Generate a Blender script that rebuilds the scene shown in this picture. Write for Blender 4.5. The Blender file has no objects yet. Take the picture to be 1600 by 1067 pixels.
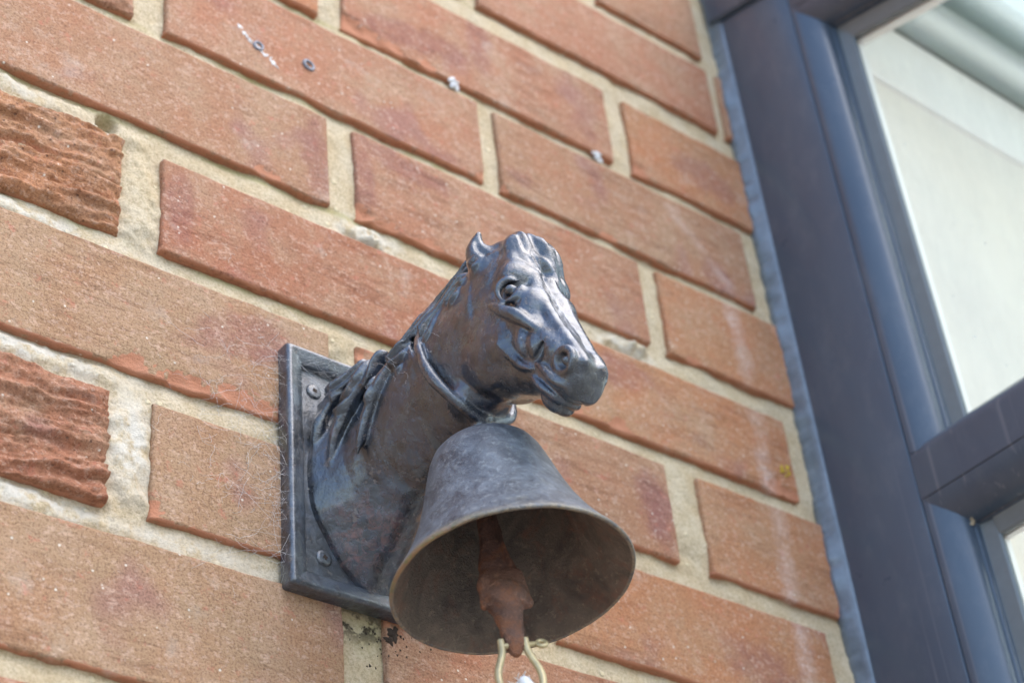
import bpy, math, random
import numpy as np
from mathutils import Matrix, Vector, noise as mnoise
random.seed(7); RNG = np.random.default_rng(7)
SC = bpy.context.scene
COL = SC.collection
MM = 0.001

# ------------------------------------------------------------------ camera
cam_d = bpy.data.cameras.new("camera"); cam = bpy.data.objects.new("camera", cam_d); COL.objects.link(cam)
Rw = Matrix(((0.78045112, -0.6186892, -0.09010945), (-0.32134326, -0.52057283, 0.79103884), (-0.53631572, -0.58841108, -0.60509325)))
m4 = Rw.transposed().to_4x4(); m4.translation = Vector((-421.18, -583.94, -823.82)) * MM
cam.matrix_world = m4
cam_d.sensor_width = 36; cam_d.lens = 63.99; cam_d.clip_start = 0.05; cam_d.clip_end = 400
cam_d.dof.use_dof = True; cam_d.dof.focus_distance = 0.80; cam_d.dof.aperture_fstop = 10
SC.camera = cam

# ------------------------------------------------------------------ daylight
SUN = Vector((0.25, -0.55, 0.80)).normalized()
world = bpy.data.worlds.new("World"); SC.world = world; world.use_nodes = True
wn = world.node_tree.nodes; wl = world.node_tree.links
sky = wn.new('ShaderNodeTexSky'); sky.sky_type = 'NISHITA'; sky.sun_disc = False
sky.sun_elevation = math.asin(SUN.z); sky.sun_rotation = math.atan2(SUN.x, SUN.y)
sky.altitude = 50; sky.air_density = 1.0; sky.dust_density = 1.0; sky.ozone_density = 1.0
bg = [n for n in wn if n.type == 'BACKGROUND'][0]
wl.new(sky.outputs[0], bg.inputs[0]); bg.inputs[1].default_value = 0.15
sd = bpy.data.lights.new("sun", 'SUN'); sd.energy = 0.9; sd.angle = math.radians(70); sd.color = (1.0, 0.92, 0.80)
sun = bpy.data.objects.new("sun", sd); COL.objects.link(sun); sun.rotation_euler = SUN.to_track_quat('Z', 'Y').to_euler()
sun.location = (0, -3, 4)
vs = SC.view_settings; vs.view_transform = 'Standard'; vs.look = 'None'; vs.exposure = 1.70; vs.gamma = 1

# ------------------------------------------------------------------ helpers
def mesh_np(name, V, F, smooth=True, mat=None, parent=None, attrs=None, faces_mat=None):
    V = np.asarray(V, np.float32); me = bpy.data.meshes.new(name)
    if isinstance(F, np.ndarray):
        n = F.shape[1]
        me.vertices.add(len(V)); me.vertices.foreach_set('co', V.ravel())
        me.loops.add(F.size); me.loops.foreach_set('vertex_index', F.astype(np.int32).ravel())
        me.polygons.add(len(F)); me.polygons.foreach_set('loop_start', np.arange(0, F.size, n, dtype=np.int32))
        me.polygons.foreach_set('loop_total', np.full(len(F), n, np.int32))
        me.update(calc_edges=True)
    else:
        me.from_pydata([tuple(map(float, v)) for v in V], [], [tuple(int(i) for i in f) for f in F]); me.update()
    if smooth: me.polygons.foreach_set('use_smooth', np.ones(len(me.polygons), bool))
    if attrs:
        for k, a in attrs.items():
            at = me.attributes.new(k, 'FLOAT', 'POINT'); at.data.foreach_set('value', np.asarray(a, np.float32).ravel())
    o = bpy.data.objects.new(name, me); COL.objects.link(o)
    if mat:
        for m in (mat if isinstance(mat, (list, tuple)) else [mat]): me.materials.append(m)
    if faces_mat is not None: me.polygons.foreach_set('material_index', np.asarray(faces_mat, np.int32))
    if parent: o.parent = parent
    me.validate()
    return o
def thing(name, label, cat, loc=(0, 0, 0), group=None):
    o = bpy.data.objects.new(name, None); o.empty_display_size = 0.01; COL.objects.link(o)
    o['label'] = label; o['category'] = cat
    if group: o['group'] = group
    return o
def tag(o, label=None, cat=None, group=None, kind=None):
    for k, v in (('label', label), ('category', cat), ('group', group), ('kind', kind)):
        if v: o[k] = v
    return o
def grid_faces(nx, ny, off=0):
    i, j = np.meshgrid(np.arange(nx - 1), np.arange(ny - 1), indexing='ij')
    a = i * ny + j
    return np.stack([a, a + ny, a + ny + 1, a + 1], -1).reshape(-1, 4) + off
def tube(path, rad, seg=12, closed=False):
    P = np.asarray(path, float); n = len(P); rad = np.broadcast_to(np.asarray(rad, float), (n,))
    T = np.roll(P, -1, 0) - np.roll(P, 1, 0) if closed else np.gradient(P, axis=0)
    T /= np.linalg.norm(T, axis=1)[:, None] + 1e-12
    u = np.cross(T[0], [0, 0, 1.]);
    if np.linalg.norm(u) < 1e-3: u = np.cross(T[0], [1., 0, 0])
    V = []; ang = np.linspace(0, 2 * np.pi, seg, endpoint=False)
    for k in range(n):
        u = u - T[k] * (u @ T[k]); u /= np.linalg.norm(u); w = np.cross(T[k], u)
        V.append(P[k] + rad[k] * (np.cos(ang)[:, None] * u + np.sin(ang)[:, None] * w))
    V = np.concatenate(V); F = []
    for k in range(n if closed else n - 1):
        a = k * seg; b = ((k + 1) % n) * seg
        for i in range(seg): F.append((a + i, a + (i + 1) % seg, b + (i + 1) % seg, b + i))
    if not closed:
        F.append(tuple(range(seg))[::-1]); F.append(tuple((n - 1) * seg + i for i in range(seg)))
    return V, F
def merge(parts):
    V = []; F = []; o = 0
    for v, f in parts:
        V.append(np.asarray(v, float)); F += [tuple(int(i) + o for i in q) for q in f]; o += len(v)
    return np.concatenate(V), F
def boxm(x0, x1, y0, y1, z0, z1):
    V = [(x, y, z) for x in (x0, x1) for y in (y0, y1) for z in (z0, z1)]
    return V, [(0, 1, 3, 2), (4, 6, 7, 5), (0, 4, 5, 1), (2, 3, 7, 6), (0, 2, 6, 4), (1, 5, 7, 3)]
def bevel(o, w=0.0006, seg=2):
    m = o.modifiers.new('bevel', 'BEVEL'); m.width = w; m.segments = seg; m.limit_method = 'ANGLE'; m.angle_limit = math.radians(35)

# fast smooth value noise on arrays (n-D points, mm units)
_T = np.random.default_rng(11).random((64, 64, 64)).astype(np.float32)
def vnoise(x, y, z=0.0, s=1.0):
    x = np.asarray(x) / s; y = np.asarray(y) / s; z = np.asarray(z) / s
    x, y, z = np.broadcast_arrays(x, y, z)
    xi = np.floor(x).astype(int); yi = np.floor(y).astype(int); zi = np.floor(z).astype(int)
    fx = x - xi; fy = y - yi; fz = z - zi
    fx = fx * fx * (3 - 2 * fx); fy = fy * fy * (3 - 2 * fy); fz = fz * fz * (3 - 2 * fz)
    r = 0
    for a in (0, 1):
        for b in (0, 1):
            for c in (0, 1):
                r = r + _T[(xi + a) % 64, (yi + b) % 64, (zi + c) % 64] * (fx if a else 1 - fx) * (fy if b else 1 - fy) * (fz if c else 1 - fz)
    return r * 2 - 1
def fbm(x, y, z=0.0, s=1.0, o=3):
    r = 0; a = 1.0
    for k in range(o): r = r + a * vnoise(np.asarray(x) + 17.3 * k, np.asarray(y) + 5.1 * k, np.asarray(z) + 9.7 * k, s / 2 ** k); a *= 0.5
    return r

# ------------------------------------------------------------------ materials
class NT:
    def __init__(s, name):
        s.m = bpy.data.materials.new(name); s.m.use_nodes = True; s.t = s.m.node_tree; s.t.nodes.clear()
        s.out = s.n('ShaderNodeOutputMaterial'); s.b = s.n('ShaderNodeBsdfPrincipled'); s.l(s.b.outputs[0], s.out.inputs[0])
    def n(s, t, **k):
        q = s.t.nodes.new(t)
        for a, v in k.items(): setattr(q, a, v)
        return q
    def l(s, a, b): s.t.links.new(a, b)
    def pos(s, scale=(1000, 1000, 1000), seed=None):
        g = s.n('ShaderNodeNewGeometry'); mp = s.n('ShaderNodeMapping'); mp.inputs['Scale'].default_value = scale
        s.l(g.outputs['Position'], mp.inputs['Vector'])
        if seed: mp.inputs['Location'].default_value = seed
        return mp.outputs[0]
    def noise(s, v, sc, det=3, rough=.55, dist=0):
        q = s.n('ShaderNodeTexNoise'); q.inputs['Scale'].default_value = sc; q.inputs['Detail'].default_value = det
        q.inputs['Roughness'].default_value = rough; q.inputs['Distortion'].default_value = dist; s.l(v, q.inputs['Vector']); return q.outputs[0]
    def vor(s, v, sc, feat='F1'):
        q = s.n('ShaderNodeTexVoronoi'); q.feature = feat; q.inputs['Scale'].default_value = sc; s.l(v, q.inputs['Vector']); return q
    def ramp(s, v, *st, interp='LINEAR'):
        q = s.n('ShaderNodeValToRGB'); e = q.color_ramp.elements; q.color_ramp.interpolation = interp
        while len(e) < len(st): e.new(0.5)
        for el, (p, c) in zip(e, st):
            el.position = p; el.color = (c, c, c, 1) if isinstance(c, (int, float)) else (*c, 1)
        s.l(v, q.inputs[0]); return q.outputs[0]
    def mix(s, f, a, b, bt='MIX'):
        q = s.n('ShaderNodeMix', data_type='RGBA', blend_type=bt)
        for i, v in ((0, f), (6, a), (7, b)):
            if hasattr(v, 'is_linked'): s.l(v, q.inputs[i])
            elif isinstance(v, (int, float)): q.inputs[i].default_value = v if i == 0 else (v, v, v, 1)
            else: q.inputs[i].default_value = (*v, 1)
        return q.outputs[2]
    def math(s, op, a, b=0.0, c=None, clamp=False):
        q = s.n('ShaderNodeMath', operation=op); q.use_clamp = clamp
        for i, v in enumerate((a, b) if c is None else (a, b, c)):
            if hasattr(v, 'is_linked'): s.l(v, q.inputs[i])
            else: q.inputs[i].default_value = v
        return q.outputs[0]
    def bump(s, h, dist=.0005, st=1.0):
        q = s.n('ShaderNodeBump'); q.inputs['Distance'].default_value = dist; q.inputs['Strength'].default_value = st
        s.l(h, q.inputs['Height']); return q.outputs[0]
    def set(s, k, v):
        if hasattr(v, 'is_linked'): s.l(v, s.b.inputs[k])
        elif isinstance(v, (tuple, list)): s.b.inputs[k].default_value = (*v, 1) if len(v) == 3 else v
        else: s.b.inputs[k].default_value = v

def mat_brick(name, split=False):
    m = NT(name)
    v = m.pos(); oi = m.n('ShaderNodeObjectInfo')
    base = oi.outputs['Color']
    at = m.n('ShaderNodeAttribute', attribute_name='arris').outputs['Fac']
    big = m.noise(v, .022, 3, .6)
    c = m.mix(m.ramp(big, (.35, 0), (.65, 1)), base, m.mix(1.0, base, (1.04, .90, .86), 'MULTIPLY'))
    tan = m.noise(m.pos(seed=(31, 7, 90)), .03, 4, .65)
    c = m.mix(m.ramp(tan, (.45, 0), (.70, .65)), c, (.47, .31, .195))
    # purple kiss marks
    pk = m.noise(m.pos(seed=(230, 0, 75)), .02, 2, .5)
    c = m.mix(m.ramp(pk, (.60, 0), (.70, .55)), c, (.32, .15, .135))
    ks = m.n('ShaderNodeAttribute', attribute_name='kiss').outputs['Fac']
    c = m.mix(m.math('MULTIPLY', ks, m.ramp(m.noise(v, .12, 4, .7), (.30, .2), (.60, .6))), c, (.30, .125, .105))
    # sandy grain: light and dark flecks
    fine = m.noise(v, .80, 5, .72)
    c = m.mix(m.ramp(fine, (.38, .8), (.52, 0)), c, m.mix(1.0, c, (.52, .48, .48), 'MULTIPLY'))
    drag = m.noise(m.pos((120, 1000, 1000), (80, 3, 3)), .22, 4, .7)
    dm = m.ramp(m.noise(m.pos(seed=(91, 14, 200)), .015, 2, .5), (.45, 0), (.6, 1))
    c = m.mix(m.math('MULTIPLY', dm, m.ramp(drag, (.38, .6), (.50, 0))), c, m.mix(1.0, c, (.60, .52, .50), 'MULTIPLY'))
    med = m.noise(m.pos((1000, 1000, 1400), (5, 5, 5)), .30, 4, .75)
    c = m.mix(m.ramp(med, (.53, 0), (.64, .8)), c, m.mix(.5, c, (.72, .50, .38)))
    redm = m.noise(m.pos(seed=(50, 80, 15)), .16, 4, .7)
    c = m.mix(m.ramp(redm, (.60, 0), (.70, .5)), c, (.52, .17, .11))
    vv = m.vor(v, .20); r1 = m.ramp(vv.outputs['Distance'], (.09, 1), (.15, 0))
    sel = m.n('ShaderNodeSeparateColor'); m.l(vv.outputs['Color'], sel.inputs[0])
    r1 = m.math('MULTIPLY', r1, m.ramp(sel.outputs[0], (.80, 0), (.84, 1)))
    c = m.mix(m.math('MULTIPLY', r1, .85), c, (.74, .66, .55))
    v2 = m.vor(m.pos(seed=(13, 13, 13)), .26); r2 = m.ramp(v2.outputs['Distance'], (.12, 1), (.22, 0))
    sel2 = m.n('ShaderNodeSeparateColor'); m.l(v2.outputs['Color'], sel2.inputs[0])
    r2 = m.math('MULTIPLY', r2, m.ramp(sel2.outputs[1], (.74, 0), (.80, 1)))
    c = m.mix(m.math('MULTIPLY', r2, .7), c, (.13, .07, .05))
    # bare orange clay where the sanded face is broken off
    an = m.math('ADD', at, m.math('MULTIPLY', m.math('SUBTRACT', m.noise(v, .25, 3), .5), .9))
    c = m.mix(m.ramp(an, (.42, 0), (.68, 1)), c, m.mix(m.noise(v, .12, 3), (.44, .17, .085), (.60, .29, .18)))
    # lime run on the right, one wandering streak
    sx = m.n('ShaderNodeSeparateXYZ'); m.l(v, sx.inputs[0])
    cz = m.n('ShaderNodeMapRange'); m.l(sx.outputs[2], cz.inputs[0])
    for i, q in enumerate((-55, -98, 262, 303)): cz.inputs[i + 1].default_value = q
    wob = m.math('MULTIPLY', m.math('SUBTRACT', m.noise(m.pos((1, 1, 1000)), .02, 2), .5), 16)
    dx = m.math('ABSOLUTE', m.math('SUBTRACT', sx.outputs[0], m.math('ADD', cz.outputs[0], wob)))
    dn = m.math('ADD', dx, m.math('MULTIPLY', m.math('SUBTRACT', m.noise(v, .12, 4, .7), .5), 14))
    st = m.math('MULTIPLY', m.ramp(m.math('DIVIDE', dn, 10.0), (.15, 1), (.95, 0)), m.math('LESS_THAN', sx.outputs[2], -50))
    st = m.math('MULTIPLY', st, m.math('MULTIPLY', m.ramp(m.noise(m.pos((300, 300, 1000)), .03, 4, .7), (.38, .12), (.62, .8)), m.ramp(m.noise(v, .45, 5, .8), (.40, .15), (.58, 1))))
    c = m.mix(st, c, (.72, .58, .52))
    # pale bloom / old cement film
    fl = m.noise(m.pos(seed=(400, 10, 40)), .035, 5, .7)
    c = m.mix(m.ramp(fl, (.60, 0), (.80, .42)), c, (.62, .54, .46))
    m.set('Base Color', c); m.set('Roughness', .88); m.set('Specular IOR Level', .25)
    h = m.math('ADD', m.math('MULTIPLY', fine, .9), m.math('MULTIPLY', m.noise(m.pos((600, 1000, 1200)), .28, 5, .7), .9))
    h = m.math('ADD', m.math('SUBTRACT', h, m.math('MULTIPLY', r2, .45)), m.math('MULTIPLY', m.math('MULTIPLY', drag, dm), .9))
    m.l(m.bump(h, .0011 if not split else .0013, .85), m.b.inputs['Normal'])
    return m.m
def mat_mortar():
    m = NT('mortar_sand'); v = m.pos()
    n1 = m.noise(v, .05, 4, .6); fine = m.noise(v, .7, 5, .75)
    c = m.mix(m.ramp(n1, (.35, 0), (.65, 1)), (.64, .505, .32), (.72, .605, .43))
    c = m.mix(m.ramp(fine, (.35, .8), (.55, 0)), c, m.mix(1.0, c, (.62, .57, .50), 'MULTIPLY'))
    vv = m.vor(v, .16); sel = m.n('ShaderNodeSeparateColor'); m.l(vv.outputs['Color'], sel.inputs[0])
    g = m.math('MULTIPLY', m.ramp(vv.outputs['Distance'], (.16, 1), (.28, 0)), m.ramp(sel.outputs[0], (.78, 0), (.82, 1)))
    c = m.mix(m.math('MULTIPLY', g, .8), c, (.80, .68, .45))
    at = m.n('ShaderNodeAttribute', attribute_name='lime').outputs['Fac']
    lm = m.math('MULTIPLY', at, m.ramp(m.noise(v, .12, 4, .7), (.40, 0), (.55, 1)))
    c = m.mix(m.math('MULTIPLY', lm, .6), c, (.82, .80, .74))
    al = m.n('ShaderNodeAttribute', attribute_name='algae').outputs['Fac']
    ag = m.math('MULTIPLY', al, m.ramp(m.noise(v, .03, 3), (.40, 0), (.62, 1)))
    c = m.mix(m.math('MULTIPLY', ag, .55), c, (.36, .33, .10))
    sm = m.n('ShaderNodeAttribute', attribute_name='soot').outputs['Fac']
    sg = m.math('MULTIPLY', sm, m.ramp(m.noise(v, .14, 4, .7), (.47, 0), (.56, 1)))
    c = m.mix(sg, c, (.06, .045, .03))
    m.set('Base Color', c); m.set('Roughness', .95); m.set('Specular IOR Level', .15)
    h = m.math('ADD', m.noise(v, .33, 6, .75), m.math('MULTIPLY', g, .5))
    m.l(m.bump(h, .0022, .9), m.b.inputs['Normal'])
    return m.m
def mat_paint(name, base=(.018, .027, .046), grime=(.038, .040, .034), rough=(.10, .40), coat=1.0, dust=.22, red=.3):
    m = NT(name); v = m.pos()
    a = m.noise(v, .055, 5, .7, .6); b = m.noise(m.pos(seed=(9, 50, 3)), .16, 5, .7, .3)
    g = m.ramp(a, (.48, 0), (.66, .9))
    c = m.mix(m.math('MULTIPLY', g, .6), base, m.mix(b, grime, (grime[0] * 1.9, grime[1] * 1.7, grime[2] * 1.3)))
    c = m.mix(m.ramp(m.noise(m.pos(seed=(77, 20, 3)), .07, 3, .6, 1), (.62, 0), (.72, red)), c, (.14, .035, .03))
    c = m.mix(m.ramp(m.noise(m.pos(seed=(7, 2, 83)), .3, 5, .8), (.56, 0), (.74, dust)), c, (.34, .34, .35))
    vv = m.vor(v, .12); sel = m.n('ShaderNodeSeparateColor'); m.l(vv.outputs['Color'], sel.inputs[0])
    sp = m.math('MULTIPLY', m.ramp(vv.outputs['Distance'], (.05, 1), (.10, 0)), m.ramp(sel.outputs[0], (.82, 0), (.84, 1)))
    c = m.mix(m.math('MULTIPLY', sp, .8), c, (.50, .47, .42))
    dk = m.ramp(m.noise(m.pos(seed=(160, 81, 91)), .10, 4, .7, .8), (.47, 0), (.56, .8))
    c = m.mix(dk, c, (.006, .007, .010))
    # red primer showing through on the lower chest
    vd = m.n('ShaderNodeVectorMath', operation='DISTANCE'); m.l(v, vd.inputs[0]); vd.inputs[1].default_value = (-12, -22, -398)
    wr = m.math('MULTIPLY', m.ramp(m.math('DIVIDE', vd.outputs['Value'], 30.0), (.35, 1), (.95, 0)), m.ramp(m.noise(m.pos(seed=(3, 8, 1)), .16, 5, .7, .6), (.44, 0), (.66, 1)))
    c = m.mix(m.math('MULTIPLY', wr, .8 if red > .1 else 0.0), c, m.mix(b, (.15, .10, .075), (.26, .06, .055)))
    chip = m.math('MULTIPLY', m.ramp(m.noise(m.pos(seed=(60, 81, 1)), .15, 6, .75), (.59, 0), (.63, 1)), .65)
    c = m.mix(chip, c, (.17, .13, .11))
    m.set('Base Color', c)
    r = m.n('ShaderNodeMapRange'); m.l(m.math('ADD', m.math('MULTIPLY', g, .6), m.math('MULTIPLY', b, .5)), r.inputs[0])
    r.inputs[3].default_value = rough[0]; r.inputs[4].default_value = rough[1]
    m.set('Roughness', r.outputs[0]); m.set('Specular IOR Level', .95); m.set('Coat Weight', m.math('MULTIPLY', m.ramp(m.noise(m.pos(seed=(44, 4, 144)), .07, 4, .7), (.48, 1), (.66, .4)), coat)); m.set('Coat Roughness', .20)
    vp = m.vor(v, .28); pit = m.ramp(vp.outputs['Distance'], (.08, 0), (.22, 1))
    h = m.math('ADD', m.math('MULTIPLY', b, .9), m.math('ADD', m.math('MULTIPLY', m.noise(v, .33, 5, .7), .55), m.math('MULTIPLY', pit, .10)))
    h = m.math('SUBTRACT', h, m.math('MULTIPLY', chip, .35))
    m.l(m.bump(h, .0010, .9), m.b.inputs['Normal'])
    return m.m
def mat_bell_out():
    m = NT('bell_patina'); v = m.pos()
    a = m.noise(v, .09, 6, .75, .5); b = m.noise(m.pos(seed=(3, 60, 3)), .35, 5, .75)
    c = m.mix(m.ramp(a, (.35, 0), (.65, 1)), (.016, .021, .032), (.12, .14, .165))
    c = m.mix(m.ramp(b, (.52, 0), (.72, .6)), c, (.33, .35, .35))
    c = m.mix(m.ramp(m.noise(m.pos(seed=(30, 6, 3)), .06, 4, .6), (.58, 0), (.72, .5)), c, (.115, .105, .065))
    at = m.n('ShaderNodeAttribute', attribute_name='rim').outputs['Fac']
    sx = m.n('ShaderNodeSeparateXYZ'); m.l(v, sx.inputs[0])
    lf = m.ramp(m.math('DIVIDE', m.math('ADD', sx.outputs[0], 46), 30.0), (.0, 1), (.5, 0))
    nn = m.ramp(b, (.40, .2), (.55, 1))
    rim = m.math('MULTIPLY', at, nn)
    c = m.mix(m.math('MULTIPLY', rim, .9), c, (.26, .20, .12))
    c = m.mix(m.math('MULTIPLY', m.math('MULTIPLY', at, lf), .9), c, m.mix(m.ramp(a, (.45, 0), (.55, 1)), (.20, .21, .04), (.33, .17, .06)))
    m.set('Base Color', c)
    r = m.n('ShaderNodeMapRange'); m.l(a, r.inputs[0]); r.inputs[3].default_value = .38; r.inputs[4].default_value = .62
    m.set('Roughness', r.outputs[0]); m.set('Specular IOR Level', .9); m.set('Coat Weight', .25); m.set('Coat Roughness', .35)
    vp = m.vor(v, .30); pit = m.ramp(vp.outputs['Distance'], (.10, 0), (.24, 1))
    m.l(m.bump(m.math('ADD', m.math('ADD', a, m.math('MULTIPLY', b, .8)), m.math('MULTIPLY', pit, .3)), .0010, .9), m.b.inputs['Normal'])
    return m.m
def mat_rust(name, dark=(.040, .028, .020), mid=(.075, .045, .028), red=(.17, .055, .022), amt=.5, scale=1.0, rough=.6, spec=.4):
    m = NT(name); v = m.pos((1000 * scale,) * 3)
    a = m.noise(v, .045, 6, .7, .7); b = m.noise(m.pos(seed=(30, 9, 66)), .3, 5, .75)
    c = m.mix(m.ramp(a, (.35, 0), (.62, 1)), dark, mid)
    c = m.mix(m.ramp(m.noise(m.pos(seed=(5, 40, 8)), .08, 5, .75, .5), (.50, 0), (.70, amt)), c, red)
    c = m.mix(m.ramp(b, (.56, 0), (.76, .5)), c, (mid[0] * 3, mid[1] * 3.2, mid[2] * 3))
    m.set('Base Color', c); m.set('Roughness', rough); m.set('Specular IOR Level', spec)
    m.l(m.bump(m.math('ADD', a, m.math('ADD', b, m.noise(v, .9, 4, .7))), .0013, .9), m.b.inputs['Normal'])
    return m.m
def mat_plain(name, col, rough=.5, spec=.5, var=.12, bump=.0002, sc=.1, coat=0.0, metal=0.0):
    m = NT(name); v = m.pos(); a = m.noise(v, sc, 5, .65)
    c = m.mix(m.ramp(a, (.3, 0), (.7, 1)), tuple(q * (1 - var) for q in col), tuple(min(1, q * (1 + var)) for q in col))
    m.set('Base Color', c); m.set('Specular IOR Level', spec); m.set('Metallic', metal)
    r = m.n('ShaderNodeMapRange'); m.l(a, r.inputs[0]); r.inputs[3].default_value = rough * .8; r.inputs[4].default_value = min(1, rough * 1.2)
    m.set('Roughness', r.outputs[0]); m.set('Coat Weight', coat)
    m.l(m.bump(m.noise(v, sc * 6, 4), bump, .6), m.b.inputs['Normal'])
    return m.m
def mat_frame():
    m = NT('anthracite_powder_coat'); v = m.pos()
    a = m.noise(m.pos((1000, 1000, 160)), .04, 4, .6); f = m.noise(v, 2.2, 3, .6)
    c = m.mix(m.ramp(a, (.35, 0), (.7, 1)), (.050, .070, .100), (.062, .084, .114))
    vv = m.vor(v, .035); sel = m.n('ShaderNodeSeparateColor'); m.l(vv.outputs['Color'], sel.inputs[0])
    sp = m.math('MULTIPLY', m.ramp(vv.outputs['Distance'], (.022, 1), (.04, 0)), m.ramp(sel.outputs[0], (.7, 0), (.72, 1)))
    c = m.mix(m.math('MULTIPLY', sp, .5), c, (.35, .34, .33))
    # long faint scratches and run marks
    sc = m.noise(m.pos((2500, 2500, 12)), .12, 3, .5)
    c = m.mix(m.ramp(sc, (.64, 0), (.70, .35)), c, (.22, .22, .24))
    du = m.noise(m.pos((1000, 1000, 500), (8, 8, 8)), .05, 6, .75)
    c = m.mix(m.ramp(du, (.50, 0), (.75, .14)), c, (.26, .26, .27))
    m.set('Base Color', c); m.set('Roughness', m.ramp(m.noise(v, .03, 5, .7), (.3, .26), (.7, .42))); m.set('Specular IOR Level', .5); m.set('Coat Weight', .45); m.set('Coat Roughness', .13)
    m.l(m.bump(f, .0001, .5), m.b.inputs['Normal'])
    return m.m
def mat_glass():
    m = NT('window_glass'); m.t.nodes.remove(m.b)
    tr = m.n('ShaderNodeBsdfTransparent'); tr.inputs[0].default_value = (.99, .99, .98, 1)
    gl = m.n('ShaderNodeBsdfGlossy'); gl.inputs[1].default_value = .02
    fr = m.n('ShaderNodeFresnel'); fr.inputs[0].default_value = 1.45
    mx = m.n('ShaderNodeMixShader'); gg = m.n('ShaderNodeNewGeometry'); m.l(m.math('MULTIPLY', fr.outputs[0], m.math('SUBTRACT', 1.0, gg.outputs['Backfacing'])), mx.inputs[0]); m.l(tr.outputs[0], mx.inputs[1]); m.l(gl.outputs[0], mx.inputs[2])
    df = m.n('ShaderNodeBsdfDiffuse'); df.inputs[0].default_value = (.6, .6, .57, 1); m2 = m.n('ShaderNodeMixShader')
    v = m.pos((1000, 1000, 260)); dn = m.ramp(m.noise(v, .02, 6, .75), (.45, .0), (.8, .10)); sp = m.vor(m.pos(), .06); dd = m.ramp(sp.outputs['Distance'], (.03, .5), (.05, 0))
    m.l(m.math('ADD', dn, dd, None, True), m2.inputs[0]); m.l(mx.outputs[0], m2.inputs[1]); m.l(df.outputs[0], m2.inputs[2])
    m.l(m2.outputs[0], m.out.inputs[0]); return m.m
def mat_sheet(name, tint, trans):
    m = NT(name); m.t.nodes.remove(m.b)
    tr = m.n('ShaderNodeBsdfTransparent'); tr.inputs[0].default_value = (*tint, 1)
    tl = m.n('ShaderNodeBsdfTranslucent'); tl.inputs[0].default_value = (*tint, 1)
    n = m.noise(m.pos((100, 1000, 1000)), .012, 3, .5)
    mx = m.n('ShaderNodeMixShader'); m.l(m.ramp(n, (.35, max(0, trans - .2)), (.65, min(1, trans + .2))), mx.inputs[0])
    m.l(tl.outputs[0], mx.inputs[1]); m.l(tr.outputs[0], mx.inputs[2]); m.l(mx.outputs[0], m.out.inputs[0]); return m.m

M_BRICK = mat_brick('sanded_red_brick'); M_SPLIT = mat_brick('split_faced_brick', True); M_MORTAR = mat_mortar()
M_PAINT = mat_paint('black_gloss_paint'); M_PLATE = mat_paint('black_plate_paint', base=(.032, .043, .062), grime=(.075, .085, .09), red=.08, dust=.4, rough=(.25, .5))
M_BELL = mat_bell_out(); M_BELLIN = mat_rust('bell_inside_rust', (.075, .060, .048), (.21, .165, .125), (.27, .11, .065), amt=.6, rough=.5, spec=.6)
M_RUST = mat_rust('clapper_rust', (.08, .042, .03), (.24, .125, .09), (.38, .14, .055), .75)
M_BRASS = mat_plain('dull_brass', (.50, .40, .22), .38, .7, .25, .0003, .15, metal=.35)
M_ROPE = mat_plain('white_rope', (.80, .78, .76), .9, .2, .08, .0004, .4)
M_FRAME = mat_frame()
M_CAULK = mat_plain('grey_sealant', (.15, .185, .225), .38, .7, .25, .0003, .08, coat=.3)
M_GASKET = mat_plain('grey_rubber_gasket', (.15, .165, .165), .42, .6, .08, .0001, .1, coat=.2)
M_GLASS = mat_glass()
M_WHITE = mat_plain('white_gloss_frame', (.93, .89, .84), .35, .5, .02, .0001, .02)
M_CREAM = mat_plain('cream_wall_paint', (.82, .765, .69), .8, .3, .03, .0003, .01)
M_GRND = mat_plain('pale_paving', (.27, .255, .225), .9, .2, .2, .002, .004)
M_WEB = mat_plain('spider_silk', (.66, .64, .62), .7, .3, .05, .0, .1)
M_CHALK = mat_plain('chalky_white', (.80, .79, .78), .9, .2, .05, .0006, .5)
M_PLUG = mat_plain('grey_plastic', (.22, .22, .25), .5, .5, .15, .0002, .4)
M_DARK = mat_plain('dark_hole', (.055, .038, .028), .9, .2, .2, .0002, .4)
M_LICHEN = mat_plain('yellow_lichen', (.62, .44, .06), .95, .1, .2, .0006, .5)
M_ROOF = mat_sheet('translucent_roof_sheet', (.80, .84, .79), .6)
M_BAND = mat_plain('grey_green_light_band', (.30, .31, .27), .6, .4, .08, .0002, .01)  # darker tone for the light banding in the roof sheet

# ------------------------------------------------------------------ ground
g = mesh_np('ground', [(-60, -60, -2.0), (60, -60, -2.0), (60, 60, -2.0), (-60, 60, -2.0)], [(0, 1, 2, 3)], False, M_GRND); g['kind'] = 'structure'

# ------------------------------------------------------------------ brick wall
wall = thing('brick_wall', 'weathered red brick wall with sandy mortar carrying the horse bell', 'wall')
TAN = (.42, .268, .155, 1); ROSE = (.43, .222, .132, 1); MID = (.41, .232, .136, 1); ORG = (.47, .238, .122, 1); DPR = (.40, .188, .108, 1)
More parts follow.
